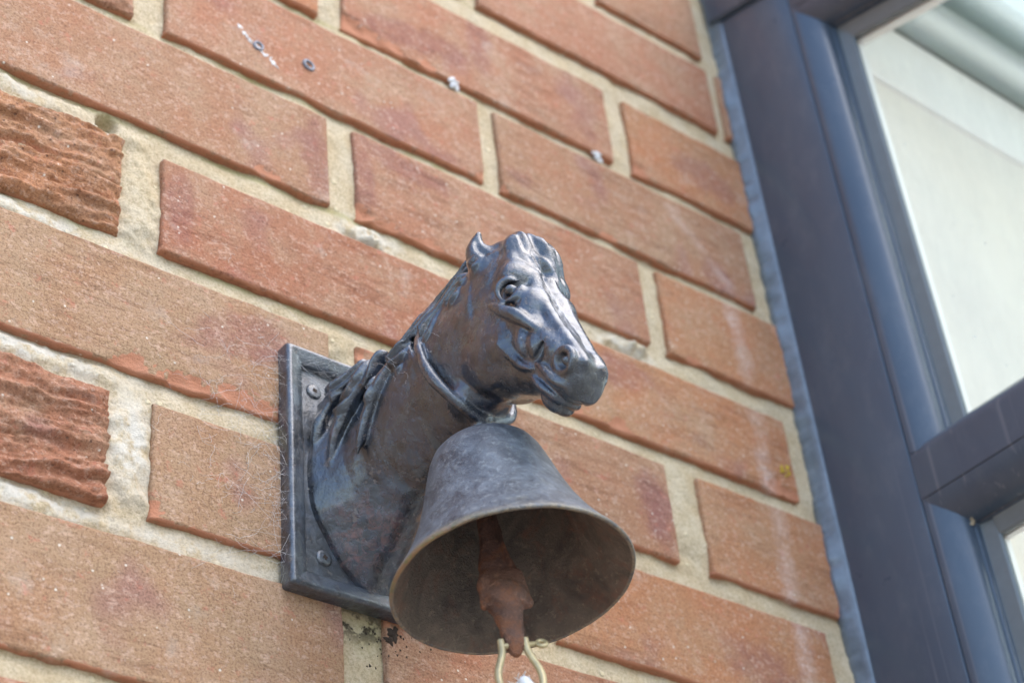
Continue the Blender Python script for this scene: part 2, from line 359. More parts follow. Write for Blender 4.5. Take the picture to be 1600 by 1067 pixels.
# course: (z0, z1, [(x0, x1, colour)])
rows = {
 2: (124, 188, [(-340, -231), (-220, -5), (8, 214), (229, 328)]),
 1: (50.5, 111.5, [(-340, -124), (-113, 102.5), (116, 328.5), (338.5, 349)]),
 0: (-35, 29.5, [(-233, -8.7), (8.5, 217), (235, 349)]),
 -1: (-108, -44, [(-340, -124.5), (-105.8, 105), (118, 328)]),
 -2: (-180, -116.5, [(-233, -5.8), (11.6, 222), (238, 349)]),
 -3: (-255.5, -197, [(-340, -126), (-104.6, 105), (119, 329)]),
 -4: (-331, -267.5, [(-233, -10), (7, 216), (241, 349)]),
 -5: (-404, -345, [(-340, -125.5), (-105, 107), (121, 325.5)]),
 -6: (-481, -417.5, [(-233, -8), (14.7, 216), (238, 349)]),
 -7: (-555, -493, [(-340, -126), (-106, 106), (120, 328)]),
}
cols = {(0, 0): ORG, (0, 1): ROSE, (-1, 1): ROSE, (-1, 2): MID, (-2, 0): MID, (-2, 1): ROSE, (-3, 1): DPR, (-4, 0): TAN, (-4, 1): MID,
        (-5, 1): TAN, (-6, 0): TAN, (-3, 2): ORG, (-4, 2): ORG, (-5, 2): ORG, (-3, 0): ORG, (-5, 0): DPR, (-2, 2): ORG, (1, 1): ROSE, (1, 2): ROSE}
SPLIT = {(-3, 0), (-5, 0), (-1, 0)}
# broken arrises: x, z, radius, depth (mm)
CHIPS = [(12, -177, 10, 4.5), (30, -181, 9, 2.5), (12, -33, 11, 4), (28, -36, 12, 3), (45, -35, 8, 2), (104, -106, 6, 3), (120, -108, 5, 3),
         (8, -272, 5, 3), (-116, -330, 10, 2.5), (-90, -332, 12, 3.2), (-60, -331, 14, 2.6), (-30, -331, 12, 2.2), (310, -252, 9, 3), (322, -254, 7, 3),
         (200, -108, 6, 1.5), (255, -180, 7, 2), (150, -256, 8, 2), (185, -254, 9, 2.2), (-45, -180, 8, 1.6), (60, -180, 9, 2), (-125, -37, 7, 3.5), (343, -328, 6, 2),
         (70, -36, 8, 1.6), (240, -33, 7, 2), (-106, -400, 7, 2), (20, -420, 6, 2)]
# darker purple firing marks: x, z, rx, rz, tilt
KISS = [(16, -148, 7, 30, 0), (42, -127, 34, 8, -.12), (-14, -150, 9, 30, 0), (296, -96, 13, 12, 0), (60, -15, 40, 10, .2), (-70, 8, 25, 12, 0), (112, 10, 9, 24, 0), (-60, -290, 30, 12, .3), (205, -300, 12, 26, 0), (300, -5, 30, 14, -.2), (180, -215, 40, 12, .1), (-90, -60, 26, 12, 0), (265, -380, 26, 14, 0), (-95, -225, 8, 24, 0), (150, -450, 50, 14, 0)]
def edge_line(a, b, step):
    n = max(2, int(round((b - a) / step)))
    mid = np.linspace(a, b, n + 1)
    ex = [0.5, 1.2, 2.2, 3.4]
    return np.unique(np.round(np.concatenate([mid[(mid > a + 4.5) & (mid < b - 4.5)], [a, b], [a + e for e in ex], [b - e for e in ex]]), 3))
def brick(x0, x1, z0, z1, color, split, fine, mat=None):
    st = (1.0 if split else 2.0) if fine else 10.0
    xs = edge_line(x0, x1, st); zs = edge_line(z0, z1, st)
    X, Z = np.meshgrid(xs, zs, indexing='ij')
    dx = np.minimum(X - x0, x1 - X); dz = np.minimum(Z - z0, z1 - Z); d = np.minimum(dx, dz)
    # rounded arris
    r = 1.3
    Y = np.where(d < r, r - np.sqrt(np.maximum(0, r * r - (r - d) ** 2)), 0.0)
    Y = Y + 0.35 * fbm(X, Z, 3.0, 24, 3) + 0.25 * fbm(X, Z, 8.0, 5, 2)
    ar = np.clip(1 - d / 1.2, 0, 1) * .22 + .62 * np.clip(1 - (Z - z0) / 2.6, 0, 1)
    ar = ar * (.7 + .6 * (fbm(X, Z, 5., 12, 2) > -.1))
    if split:
        w = Z - 0.13 * (X - x0) + 1.6 * fbm(X, Z, 1., 30, 3) + .5 * vnoise(X, Z, 3., 4)
        lay = fbm(X * .09, w, 2., 4.2, 3)
        lay2 = vnoise(X * .25, w, 7., 1.5)
        f_ = lay * 4.5 + .5 * lay2; t = (np.floor(f_) + np.clip((f_ - np.floor(f_)) * 5, 0, 1)) / 4.5
        Y = Y - 1.6 + 3.6 * t + .5 * lay2 + .7 * fbm(X, Z, 4., 3, 3) + 1.2 * np.clip(fbm(X, Z, 14., 11, 2) - .3, 0, 1) + 2.0 * np.clip(1 - d / 5, 0, 1)
        Y = np.clip(Y, -5.5, 7.0)
        ar = np.clip(.22 + .4 * lay, 0, 1)
    for cx, cz, cr, cd in CHIPS:
        if x0 - 3 < cx < x1 + 3 and z0 - 5 < cz < z1 + 5:
            q = np.hypot(X - cx, (Z - cz) * 1.3) / cr + .35 * fbm(X, Z, cx, 5, 2)
            k = np.clip((1 - q) * 2.2, 0, 1); Y = Y + .65 * cd * k; ar = np.maximum(ar, (k > .05) * .85)
    # irregular outline
    jz = .5 * fbm(X, 0, z0, 18, 4); jz1 = .35 * fbm(X, 50, z1, 14, 4); jx = .3 * fbm(0, Z, x0, 12, 3); jx1 = .3 * fbm(60, Z, x1, 12, 3)
    tz = (Z - z0) / (z1 - z0); tx = (X - x0) / (x1 - x0)
    Zd = Z + jz * np.clip(1 - (Z - z0) / 8, 0, 1) + jz1 * np.clip(1 - (z1 - Z) / 8, 0, 1)
    Xd = X + jx * np.clip(1 - (X - x0) / 8, 0, 1) + jx1 * np.clip(1 - (x1 - X) / 8, 0, 1)
    nx, nz = X.shape
    V = np.stack([Xd, Y, Zd], -1).reshape(-1, 3); A = ar.reshape(-1)
    F = grid_faces(nx, nz)
    # returns into the wall
    idx = np.arange(nx * nz).reshape(nx, nz)
    loop = np.concatenate([idx[:, 0], idx[-1, 1:], idx[::-1, -1][1:], idx[0, ::-1][1:-1]])
    L = len(loop); front = V[loop]
    ctr = np.array([(x0 + x1) / 2, 0, (z0 + z1) / 2])
    off = len(V); rings = []
    for dy, sh in ((2.0, .25), (5.0, .35), (14.0, .3)):
        rr = front.copy(); n2 = fbm(front[:, 0], front[:, 2], dy * 3, 6, 2)
        rr[:, 1] = np.maximum(front[:, 1] + dy * .5, dy) if dy < 14 else 14.0
        dirn = np.sign(ctr - front); rr[:, 0] += dirn[:, 0] * 0; 
        rr[:, 2] += n2 * .35
        rings.append(rr)
    Vs = [V] + rings; prev = loop
    Fs = [F]
    for k, rr in enumerate(rings):
        cur = np.arange(L) + off + k * L
        Fs.append(np.stack([prev, cur, np.roll(cur, -1), np.roll(prev, -1)], -1)); prev = cur
    ra = np.where(front[:, 2] < z0 + 3, .62, .22); A = np.concatenate([A] + [ra] * 3)
    V = np.concatenate(Vs); F = np.concatenate(Fs)
    K = np.zeros(len(V))
    for cx, cz, rx, rz, ro in KISS:
        ex = (V[:, 0] - cx) * math.cos(ro) + (V[:, 2] - cz) * math.sin(ro); ez = -(V[:, 0] - cx) * math.sin(ro) + (V[:, 2] - cz) * math.cos(ro)
        if x0 - 2 < cx < x1 + 2 and z0 - 2 < cz < z1 + 2: K = np.maximum(K, np.clip((1.25 - np.hypot(ex / rx, ez / rz) + .3 * fbm(V[:, 0], V[:, 2], 3., 9, 2)) * 2, 0, 1))
    ctr[1] = 0
    o = mesh_np('brick', (V - ctr) * MM, F, True, M_SPLIT if split else M_BRICK, wall, {'arris': A, 'kiss': K})
    o.location = ctr * MM; o.color = color
    return o
ALLB = []
rc = random.Random(3)
for k in range(-11, 6):
    if k in rows: z0, z1, br = rows[k]
    else:
        z0, z1 = k * 75 - 32, k * 75 + 31
        br = [(-340, -231), (-220, -5), (8, 214), (229, 349)] if k % 2 == 0 else [(-340, -124), (-113, 103), (116, 328)]
    if k % 2 == 0 and k in rows and k != 2: br = [(-340, -244)] + br
    for i, (a, b) in enumerate(br):
        kk = i - 1 if (k % 2 == 0 and k in rows and k != 2) else i
        col = cols.get((k, kk), rc.choice([MID, ROSE, ORG, TAN]))
        fine = (-8 < k < 3) and b > -240
        brick(a, b, z0, z1, col, (k, kk) in SPLIT, fine)
        ALLB.append((a, b, z0, z1))
# mortar
xs = np.concatenate([np.arange(-360, -216, 12), np.arange(-216, 351, 1.5)]); zs = np.concatenate([np.arange(-870, -504, 14), np.arange(-504, 204, 1.5), np.arange(204, 420, 14)])
X, Z = np.meshgrid(xs, zs, indexing='ij')
Y = 3.3 + 1.1 * fbm(X, Z, 1, 22, 3) + .4 * fbm(X, Z, 5, 3.5, 2)
# distance to brick above: deeper shadow gap below each brick, shallow at the weathered bottom
for (a, b, z0, z1) in ALLB:
    s = (X > a - 2) & (X < b + 2) & (Z < z0 + 1) & (Z > z0 - 15)
    t = np.clip((z0 - Z) / 9, 0, 1)
    Y[s] += (1.3 * (1 - t))[s]
lime = np.zeros_like(X); algae = np.zeros_like(X); soot = np.zeros_like(X)
for cx, cz, rx, rz, amt in [(-178, -262, 55, 7, 1), (-120, -300, 30, 60, .5), (-165, -338, 50, 9, .9), (-115, -370, 14, 30, 1), (-165, -411, 60, 8, .9), (18, -188, 22, 10, 1), (203, -190, 28, 9, .8), (-190, -190, 30, 8, .7), (-90, -412, 60, 6, .6)]:
    lime = np.maximum(lime, amt * np.clip(1.3 - np.hypot((X - cx) / rx, (Z - cz) / rz), 0, 1))
for (a, b, z0, z1) in ALLB:
    if -300 < z0 < 80: algae = np.maximum(algae, ((X > a - 12) & (X < b + 12)) * np.clip(1 - np.abs(Z - z0 + 1.5) / 3.5, 0, 1) * np.clip((130 - X) / 60, 0, 1))
algae = np.maximum(algae, .7 * np.clip(1.3 - np.hypot((X - 6) / 20, (Z + 432) / 22), 0, 1))
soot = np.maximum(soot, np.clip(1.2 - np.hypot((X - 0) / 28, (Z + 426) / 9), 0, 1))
# mortar squeezed over brick edges: x, z, rx, rz, lift
for cx, cz, rx, rz, up in [(16, -189, 14, 6, 5.0), (24, -194.5, 9, 3.0, 5.2), (200, -190, 17, 5, 5.0), (210, -187, 10, 4.0, 5.0), (-117, -225, 11, 30, 3.6), (-116, -375, 12, 28, 3.9), (-185, -264, 30, 5, 3.4), (-150, -413, 34, 5, 3.2),
                           (-160, -338, 40, 5, 3), (-5, -272, 12, 10, 3), (228, -300, 12, 34, 1.5), (-2, 2, 8, 30, 2.2), (-170, -190, 26, 7, 3.3), (-128, -193, 14, 6, 2.6)]:
    k = np.clip(1.15 - np.hypot((X - cx) / rx, (Z - cz) / rz) + .4 * fbm(X, Z, cx, 6, 4), 0, 1); k = np.clip(k * 2, 0, 1)
    Y = Y - .72 * up * k * (.85 + .3 * fbm(X, Z, 2., 4, 3))
# little hole left in the bed joint over the split brick
hk = np.clip(1.4 - np.hypot((X + 134.5) / 4.2, (Z + 188.5) / 4.5), 0, 1); Y = Y + 13 * np.clip(hk * 3, 0, 1)
mo = mesh_np('mortar', np.stack([X, Y, Z], -1).reshape(-1, 3) * MM, grid_faces(*X.shape), True, M_MORTAR, wall, {'lime': lime, 'algae': algae, 'soot': soot})
# solid wall behind the joints
V, F = boxm(-360, 344, 16, 110, -1990, 420)
bk = mesh_np('wall_core', np.array(V) * MM, F, False, M_MORTAR, wall)
V, F = boxm(-360, 344, 3.5, 15, -1990, -869)
bk2 = mesh_np('wall_base', np.array(V) * MM, F, False, M_BRICK, wall); bk2.color = MID

# stuff stuck on the wall
def blob(name, cx, cz, rx, rz, h, mat, seed, parent=wall, y=-0.2, rot=0.0):
    n = 26; V = []; F = []
    R = random.Random(seed)
    ph = [R.uniform(0, 6.28) for _ in range(5)]
    for j, t in enumerate((1.0, .8, .5, .2)):
        for i in range(n):
            a = 2 * math.pi * i / n
            rr = 1 + .28 * math.sin(3 * a + ph[0]) + .2 * math.sin(5 * a + ph[1]) + .12 * math.sin(9 * a + ph[2])
            ex = rx * t * rr * math.cos(a); ez = rz * t * rr * math.sin(a)
            V.append((cx + ex * math.cos(rot) - ez * math.sin(rot), y - h * math.sqrt(max(0, 1 - t * t)) * (1 + .3 * math.sin(4 * a + ph[3])), cz + ex * math.sin(rot) + ez * math.cos(rot)))
    V.append((cx, y - h, cz))
    for j in range(3):
        for i in range(n): F.append((j * n + i, j * n + (i + 1) % n, (j + 1) * n + (i + 1) % n, (j + 1) * n + i))
    for i in range(n): F.append((3 * n + i, 3 * n + (i + 1) % n, 4 * n))
    return V, [f[::-1] for f in F]
P = []
Rr = random.Random(5)
for t in np.linspace(0, 1, 16):
    x = -62 + t * 24 + Rr.uniform(-1.6, 1.6); z = -78.5 - t * 17 + Rr.uniform(-1.6, 1.6)
    P.append(blob('', x, z, Rr.uniform(.5, 1.9), Rr.uniform(.4, 1.5), .35, None, Rr.random(), rot=-.6))
V, F = merge(P); o = mesh_np('paint_splatter', np.array(V) * MM, F, True, M_CHALK, wall); o['kind'] = 'stuff'
for cx, cz, r, s in [(87.5, -36.5, 3.4, 1), (201.5, -37.5, 3.0, 2)]:
    P = [blob('', cx, cz, r, r * 1.1, 2.2, None, s, y=.6), blob('', cx + 2.5, cz - 3, r * .6, r * .7, 1.2, None, s + 5, y=.6)]
    V, F = merge(P); mesh_np('spider_cocoon', np.array(V) * MM, F, True, M_CHALK, wall)
P = [blob('', 320 + Rr.uniform(-3.5, 3.5), -238 + Rr.uniform(-6, 5), Rr.uniform(.5, 1.7), Rr.uniform(.5, 1.6), .5, None, Rr.random()) for _ in range(12)]
V, F = merge(P); o = mesh_np('lichen', np.array(V) * MM, F, True, M_LICHEN, wall); o['kind'] = 'stuff'
# dribbled dirt specks under the plate
P = []
for _ in range(40):
    x = Rr.gauss(17, 9); z = -424 - abs(Rr.gauss(0, 8)); r = Rr.uniform(.2, .65)
    P.append(blob('', x, z, r, r * Rr.uniform(.7, 1.6), .3, None, Rr.random(), y=-.1 if (x < -9 or x > 15) and z < -418 else 3.4))
P.append(blob('', 19, -427, 3.0, 3.4, .8, None, 77, y=-.1)); P.append(blob('', 16.5, -431, 2.6, 2.0, .8, None, 78, y=-.1))
V, F = merge(P); o = mesh_np('dirt_specks', np.array(V) * MM, F, True, M_DARK, wall); o['kind'] = 'stuff'

# the two old wall plugs
def plug(x, z, label, tilt, s=1.0):
    t = thing('wall_plug', label, 'wall plug', group='old screw fixings in the brick')
    n = 28; prof = [(2.0, 1.5), (2.0, -.4), (2.3, -.9), (3.0, -1.0), (3.5, -.7), (3.6, .2)]
    V = []; F = []
    for r, y in prof:
        for i in range(n):
            a = 2 * math.pi * i / n; rr = r * s * (1 + .05 * math.sin(2 * a + x)); V.append((rr * math.cos(a), y + tilt * r * math.cos(a), rr * math.sin(a)))
    for j in range(len(prof) - 1):
        for i in range(n): F.append((j * n + i, (j + 1) * n + i, (j + 1) * n + (i + 1) % n, j * n + (i + 1) % n))
    o = mesh_np('collar', np.array(V) * MM, F, True, M_PLUG, t)
    V = []; prof = [(2.05, .6), (1.4, 1.0), (.7, .2), (0.0, 0.3)]
    F = []
    for r, y in prof:
        for i in range(n):
            a = 2 * math.pi * i / n; V.append((r * s * math.cos(a), y, r * s * math.sin(a)))
    for j in range(len(prof) - 1):
        for i in range(n): F.append((j * n + i, (j + 1) * n + i, (j + 1) * n + (i + 1) % n, j * n + (i + 1) % n))
    mesh_np('screw_head', np.array(V) * MM, F, True, M_DARK, t)
    t.location = (x * MM, -.0004, z * MM)
    return t
plug(-50, -86.5, 'small grey wall plug set flush beside the white splash on the brick', .02, .95)
plug(-17.3, -82.5, 'small grey wall plug with raised oval rim, right of the white splash', .12, 1.1)

# ------------------------------------------------------------------ implicit surfaces
class Field:
    def __init__(s, lo, hi, h):
        s.lo = np.array(lo, float); s.h = h; s.ax = [np.arange(lo[i], hi[i] + h, h).astype(np.float32) for i in range(3)]
        s.v = np.full([len(a) for a in s.ax], 50., np.float32)
    def sl(s, lo, hi):
        r = []
        for i in range(3):
            a = int(max(0, math.floor((lo[i] - s.lo[i]) / s.h))); b = int(min(len(s.ax[i]), math.ceil((hi[i] - s.lo[i]) / s.h) + 1)); r.append(slice(a, max(a, b)))
        return tuple(r)
    def coords(s, sl):
        return s.ax[0][sl[0]][:, None, None], s.ax[1][sl[1]][None, :, None], s.ax[2][sl[2]][None, None, :]
    def op(s, f, lo, hi, k=1.0, mode='add', pad=None):
        pad = (k * 2 + 3) if pad is None else pad
        sl = s.sl([q - pad for q in lo], [q + pad for q in hi])
        if any(q.start >= q.stop for q in sl): return
        d = f(*s.coords(sl)).astype(np.float32); v = s.v[sl]
        if mode == 'add':
            h = np.clip(.5 + .5 * (v - d) / k, 0, 1); s.v[sl] = v + (d - v) * h - k * h * (1 - h)
        elif mode == 'sub':
            h = np.clip(.5 - .5 * (v + d) / k, 0, 1); s.v[sl] = v + (-d - v) * h + k * h * (1 - h)
    def ell(s, c, r, k=2.0, mode='add', rot=None):
        c = np.array(c, float); r = np.array(r, float); m = r.max()
        Rm = np.eye(3) if rot is None else np.array(rot)
        def f(x, y, z):
            x = x - c[0]; y = y - c[1]; z = z - c[2]
            q = [(Rm[i, 0] * x + Rm[i, 1] * y + Rm[i, 2] * z) / r[i] for i in range(3)]
            l = np.sqrt(q[0] ** 2 + q[1] ** 2 + q[2] ** 2); g = np.sqrt((q[0] / r[0]) ** 2 + (q[1] / r[1]) ** 2 + (q[2] / r[2]) ** 2) + 1e-6
            return l * (l - 1) / g
        s.op(f, c - m, c + m, k, mode)
    def cap(s, a, b, ra, rb, k=1.5, mode='add'):
        a = np.array(a, float); b = np.array(b, float); R_ = max(ra, rb); ba = b - a; L = ba @ ba + 1e-9
        def f(x, y, z):
            px, py, pz = x - a[0], y - a[1], z - a[2]
            t = np.clip((px * ba[0] + py * ba[1] + pz * ba[2]) / L, 0, 1)
            return np.sqrt((px - ba[0] * t) ** 2 + (py - ba[1] * t) ** 2 + (pz - ba[2] * t) ** 2) - (ra + (rb - ra) * t)
        s.op(f, np.minimum(a, b) - R_, np.maximum(a, b) + R_, k, mode)
    def chain(s, pts, rad, k=1.5, mode='add', sub=4):
        P = np.array(pts, float); n = len(P); rad = np.broadcast_to(np.array(rad, float), (n,))
        tt = np.linspace(0, n - 1, (n - 1) * sub + 1)
        def cr(t, A):
            i = int(min(max(math.floor(t), 0), n - 2)); u = t - i
            p0 = A[max(i - 1, 0)]; p1 = A[i]; p2 = A[i + 1]; p3 = A[min(i + 2, n - 1)]
            return .5 * ((2 * p1) + (-p0 + p2) * u + (2 * p0 - 5 * p1 + 4 * p2 - p3) * u * u + (-p0 + 3 * p1 - 3 * p2 + p3) * u ** 3)
        Q = np.array([cr(t, P) for t in tt]); Rr_ = np.array([max(.1, cr(t, rad)) for t in tt])
        lo = (Q - Rr_[:, None]).min(0); hi = (Q + Rr_[:, None]).max(0)
        def f(x, y, z):
            d = None
            for i in range(len(Q) - 1):
                a, ba = Q[i], Q[i + 1] - Q[i]; L = ba @ ba + 1e-9
                px, py, pz = x - a[0], y - a[1], z - a[2]
                t = np.clip((px * ba[0] + py * ba[1] + pz * ba[2]) / L, 0, 1)
                e = np.sqrt((px - ba[0] * t) ** 2 + (py - ba[1] * t) ** 2 + (pz - ba[2] * t) ** 2) - (Rr_[i] + (Rr_[i + 1] - Rr_[i]) * t)
                d = e if d is None else np.minimum(d, e)
            return d
        s.op(f, lo, hi, k, mode)
def surface_nets(v, lo, h):
    n = np.array(v.shape); ins = v < 0
    c = np.zeros(n - 1, np.int8)
    for dx in (0, 1):
        for dy in (0, 1):
            for dz in (0, 1): c += ins[dx:n[0] - 1 + dx, dy:n[1] - 1 + dy, dz:n[2] - 1 + dz]
    cells = np.argwhere((c > 0) & (c < 8)); N = len(cells)
    idx = np.full(n - 1, -1, np.int32); idx[tuple(cells.T)] = np.arange(N)
    acc = np.zeros((N, 3)); cnt = np.zeros(N)
    cs = [(a, b, d) for a in (0, 1) for b in (0, 1) for d in (0, 1)]
    for p in cs:
        for ax in range(3):
            if p[ax]: continue
            q = list(p); q[ax] = 1
            va = v[tuple((cells + p).T)]; vb = v[tuple((cells + q).T)]
            m = (va < 0) != (vb < 0); t = np.where(m, va / (va - vb + 1e-20), 0)
            P_ = np.tile(np.array(p, float), (N, 1)); P_[:, ax] += t
            acc[m] += P_[m]; cnt[m] += 1
    V = (cells + acc / cnt[:, None]) * h + lo
    F = []
    for ax in range(3):
        o1, o2 = [(1, 2), (2, 0), (0, 1)][ax]
        sl0 = [slice(None)] * 3; sl1 = [slice(None)] * 3; sl0[ax] = slice(0, -1); sl1[ax] = slice(1, None)
        a = ins[tuple(sl0)]; b = ins[tuple(sl1)]
        e = np.argwhere(a != b); e = e[(e[:, o1] > 0) & (e[:, o2] > 0) & (e[:, o1] < n[o1] - 1) & (e[:, o2] < n[o2] - 1)]
        flip = a[tuple(e.T)]
        def g(d1, d2):
            q = e.copy(); q[:, o1] -= d1; q[:, o2] -= d2; return idx[tuple(q.T)]
        quad = np.stack([g(1, 1), g(0, 1), g(0, 0), g(1, 0)], -1)
        quad = np.where(flip[:, None], quad, quad[:, ::-1]); F.append(quad)
    F = np.concatenate(F); F = F[(F >= 0).all(1)]
    return V, F

# ------------------------------------------------------------------ horse head bracket
XC = 7.0
bracket = thing('horse_head_bracket', 'black painted cast iron horse head and neck on a rectangular plate screwed to the brick', 'bell bracket')
# --- back plate
pw, px0, px1, pz0, pz1 = 0, -40.0, 54.0, -421.0, -289.0
loops = [(0, 0.6), (0, -5.6), (.4, -6.9), (1.2, -7.9), (2.1, -8.1), (3.0, -7.9), (6.0, -6.9), (8.6, -6.0), (9.3, -5.4), (9.6, -4.6), (9.9, -3.2), (10.6, -2.8), (11.6, -2.7)]
V = []; F = []; nseg = 24
def rect_loop(ins, y, rad):
    L = []; a0, a1, b0, b1 = px0 + ins, px1 - ins, pz0 + ins, pz1 - ins; r = max(.5, rad)
    for (cx, cz, s) in ((a1 - r, b1 - r, 0), (a0 + r, b1 - r, 1), (a0 + r, b0 + r, 2), (a1 - r, b0 + r, 3)):
        for t in range(6):
            a = (s + t / 5) * math.pi / 2; L.append((cx + r * math.cos(a), y, cz + r * math.sin(a)))
    out = []
    for i in range(len(L)):
        p, q = np.array(L[i]), np.array(L[(i + 1) % len(L)]); out.append(p)
        dist = np.linalg.norm(q - p)
        if dist > 20:
            for t in np.linspace(0, 1, 14)[1:-1]:
                w = p + (q - p) * t; w[1] += .22 * mnoise.noise(Vector(w) * .06); out.append(w)
    return out
for ins, y in loops: V.append(rect_loop(ins, y, 1.6 if ins < 6 else .9))
nL = len(V[0]); V = np.concatenate([np.array(v) for v in V])
for j in range(len(loops) - 1):
    for i in range(nL): F.append((j * nL + i, j * nL + (i + 1) % nL, (j + 1) * nL + (i + 1) % nL, (j + 1) * nL + i))
F.append(tuple((len(loops) - 1) * nL + i for i in range(nL)))
plate = mesh_np('back_plate', V * MM, [f[::-1] for f in F], True, M_PLATE, bracket)
es = plate.modifiers.new('es', 'EDGE_SPLIT'); es.split_angle = math.radians(50)
# --- plate screws
def plate_screw(x, z, rot):
    n = 24; prof = [(4.2, -2.9), (3.9, -3.4), (3.1, -3.8), (2.3, -3.8), (1.6, -3.9), (1.1, -3.9)]; V = []; F = []
    for r, y in prof:
        for i in range(n): a = 2 * math.pi * i / n; V.append((r * math.cos(a), y, r * math.sin(a)))
    for j in range(len(prof) - 1):
        for i in range(n): F.append((j * n + i, (j + 1) * n + i, (j + 1) * n + (i + 1) % n, j * n + (i + 1) % n)[::-1])
    F.append(tuple((len(prof) - 1) * n + i for i in range(n)))
    o = mesh_np('screw', np.array(V) * MM, F, True, M_PLATE, plate); o.location = (x * MM, 0, z * MM)
    V1, F1 = boxm(-1.3, 1.3, -4.05, -3.8, -.5, .5); V2, F2 = boxm(-.5, .5, -4.08, -3.82, -1.3, 1.3)
    c, s_ = math.cos(rot), math.sin(rot); V_, F_ = merge([(V1, F1), (V2, F2)]); V_ = V_ @ np.array([[c, 0, s_], [0, 1, 0], [-s_, 0, c]])
    V_ = V_ + np.array([x, 0, z])
    mesh_np('screw_slot', V_ * MM, F_, False, M_DARK, bracket)
plate_screw(-22.2, -309.5, .5); plate_screw(-19.3, -400.5, .2); plate_screw(36.5, -309, .3); plate_screw(36, -400.5, .9)

# --- horse: field in (s, u, z): s lateral, u outward from the wall
H = .6
fl = Field((0 - H * 2, 1.0, -422), (42, 176, -276), H)
def I(u, xs_, ys_): return np.interp(u, xs_, ys_)
UU = [0, 5, 12, 20, 30, 41, 55, 68, 83, 98, 112]
NW = [35.0, 33.6, 29.0, 25.2, 23.0, 22.2, 21.8, 21.2, 20.2, 19, 17]
def neck(sx, u, z):
    top = I(u, UU, [-303, -303, -304, -305, -304, -302.5, -298.5, -294, -292, -288, -290])
    bot = I(u, UU, [-416, -414, -408, -399, -389, -380, -374, -370, -368, -366, -360])
    w = I(u, UU, NW)
    zc = (top + bot) / 2; hz = (top - bot) / 2; v = (z - zc) / hz
    vv = np.clip(v, -1, 1)
    g_ = np.where(vv > 0, 1 - .38 * vv ** 2, 1 - (.30 + .12 * np.clip(1 - u / 30, 0, 1) - .22 * np.clip((u - 70) / 15, 0, 1)) * vv ** 2)          # narrower crest and breast
    lean = w * g_
    r = np.sqrt((sx / lean) ** 2 + np.abs(v) ** 2.2)
    d = (r - 1) * np.minimum(lean, hz) * .9
    return np.maximum(d, u - 108)
fl.op(neck, (0, 1, -420), (40, 112, -280), 1.0, pad=3)
A0 = np.array([116., -308.]); aU, aZ = .391, -.920; nU, nZ = .920, .391
def head(sx, u, z):
    a = (u - 116) * aU + (z + 308) * aZ; n = (u - 116) * nU + (z + 308) * nZ
    AA = [-12, -3, 12, 30, 50, 60, 71, 79, 85.5, 90, 93.5, 97.5]
    top = I(a, AA, [14, 19.0, 16.5, 14.0, 12.6, 12.6, 13.0, 13.8, 14.0, 12.6, 8.5, 2])
    bot = I(a, AA, [-22, -30, -35, -36, -31.0, -24, -16.5, -12, -8.0, -6, -4.5, -3])
    w = I(a, AA, [12, 16, 18.2, 18.6, 15.6, 13.4, 11.6, 10.8, 10.8, 9.8, 8.6, 6.0])
    nc = (top + bot) / 2; hn = (top - bot) / 2; v = (n - nc) / hn
    g_ = np.where(v > 0, 1 - .34 * np.clip(v, 0, 1) ** 2, 1 - .22 * np.clip(v, -1, 0) ** 2)
    ww = w * g_
    r = (np.abs(sx / ww) ** 2.4 + np.abs(v) ** 2.8) ** (1 / 2.5)
    d = (r - 1) * np.minimum(ww, hn) * .85
    e = np.maximum(a + .30 * n - 96.0, -13 - a)
    q = np.clip(.5 + .5 * (d - e) / 4.0, 0, 1)
    return e + (d - e) * q + 4.0 * q * (1 - q)
fl.op(head, (0, 84, -405), (24, 172, -280), 4.0, pad=3)
def P3(a, n, s): return (s, 116 + aU * a + nU * n, -308 + aZ * a + nZ * n)      # head coordinates -> field
# cheek (jowl) disc
fl.ell(P3(35, -20, 9.5), (9.0, 16, 19), 4)
# brow bone / forehead
fl.ell(P3(20, 10, 10.5), (8.0, 7, 8), 5)
fl.ell(P3(8, 12, 0), (12, 7, 11), 4)
# nasal bone: flat topped bridge with soft edges
fl.chain([P3(22, 13.5, 4.5), P3(38, 11.8, 6.0), P3(52, 11.2, 6.2), P3(66, 11.0, 5.8), P3(78, 11.4, 5.0), P3(88, 11.5, 4.5)], [3.6, 3.4, 3.2, 3.0, 3.0, 3.0], 2.0)
# side of the face between bridge and crest
fl.chain([P3(46, 2, 9.5), P3(60, 4, 8.5), P3(72, 5, 7.5)], [7, 6, 5.5], 3)
# eye: socket, ball, lids
EY = np.array(P3(30.5, 7.4, 15.4))
fl.ell(EY + [3.4, .2, 0], (2.4, 3.8, 3.5), 1.2, 'sub')
fl.ell(EY + [.6, .2, -.2], (3.2, 3.1, 2.7), .5)
fl.chain([P3(34, 2.6, 18.4), P3(29, 2.8, 19.5), P3(25.6, 5.8, 18.9), P3(25.6, 9.6, 16.9), P3(29, 12.4, 14.2)], [.9, 1.3, 1.7, 1.6, .8], 1.4)
fl.chain([P3(34, 2.6, 18.4), P3(36, 5.0, 17.6), P3(35.4, 8.6, 15.9), P3(32, 11.8, 14.0)], [.8, 1.1, 1.1, .7], 1.2)
fl.chain([P3(36.5, 1.0, 18.6), P3(38.6, 4.6, 17.4), P3(38.4, 9.0, 15.2)], [.5, .9, .4], 1.2, 'sub')
fl.ell(P3(40, 7.5, 9.0), (6.5, 6.5, 9), 5)
fl.chain([P3(38.2, 3.5, 18.2), P3(39.6, 8.5, 16.2)], [.5, .5], 1.0, 'sub')
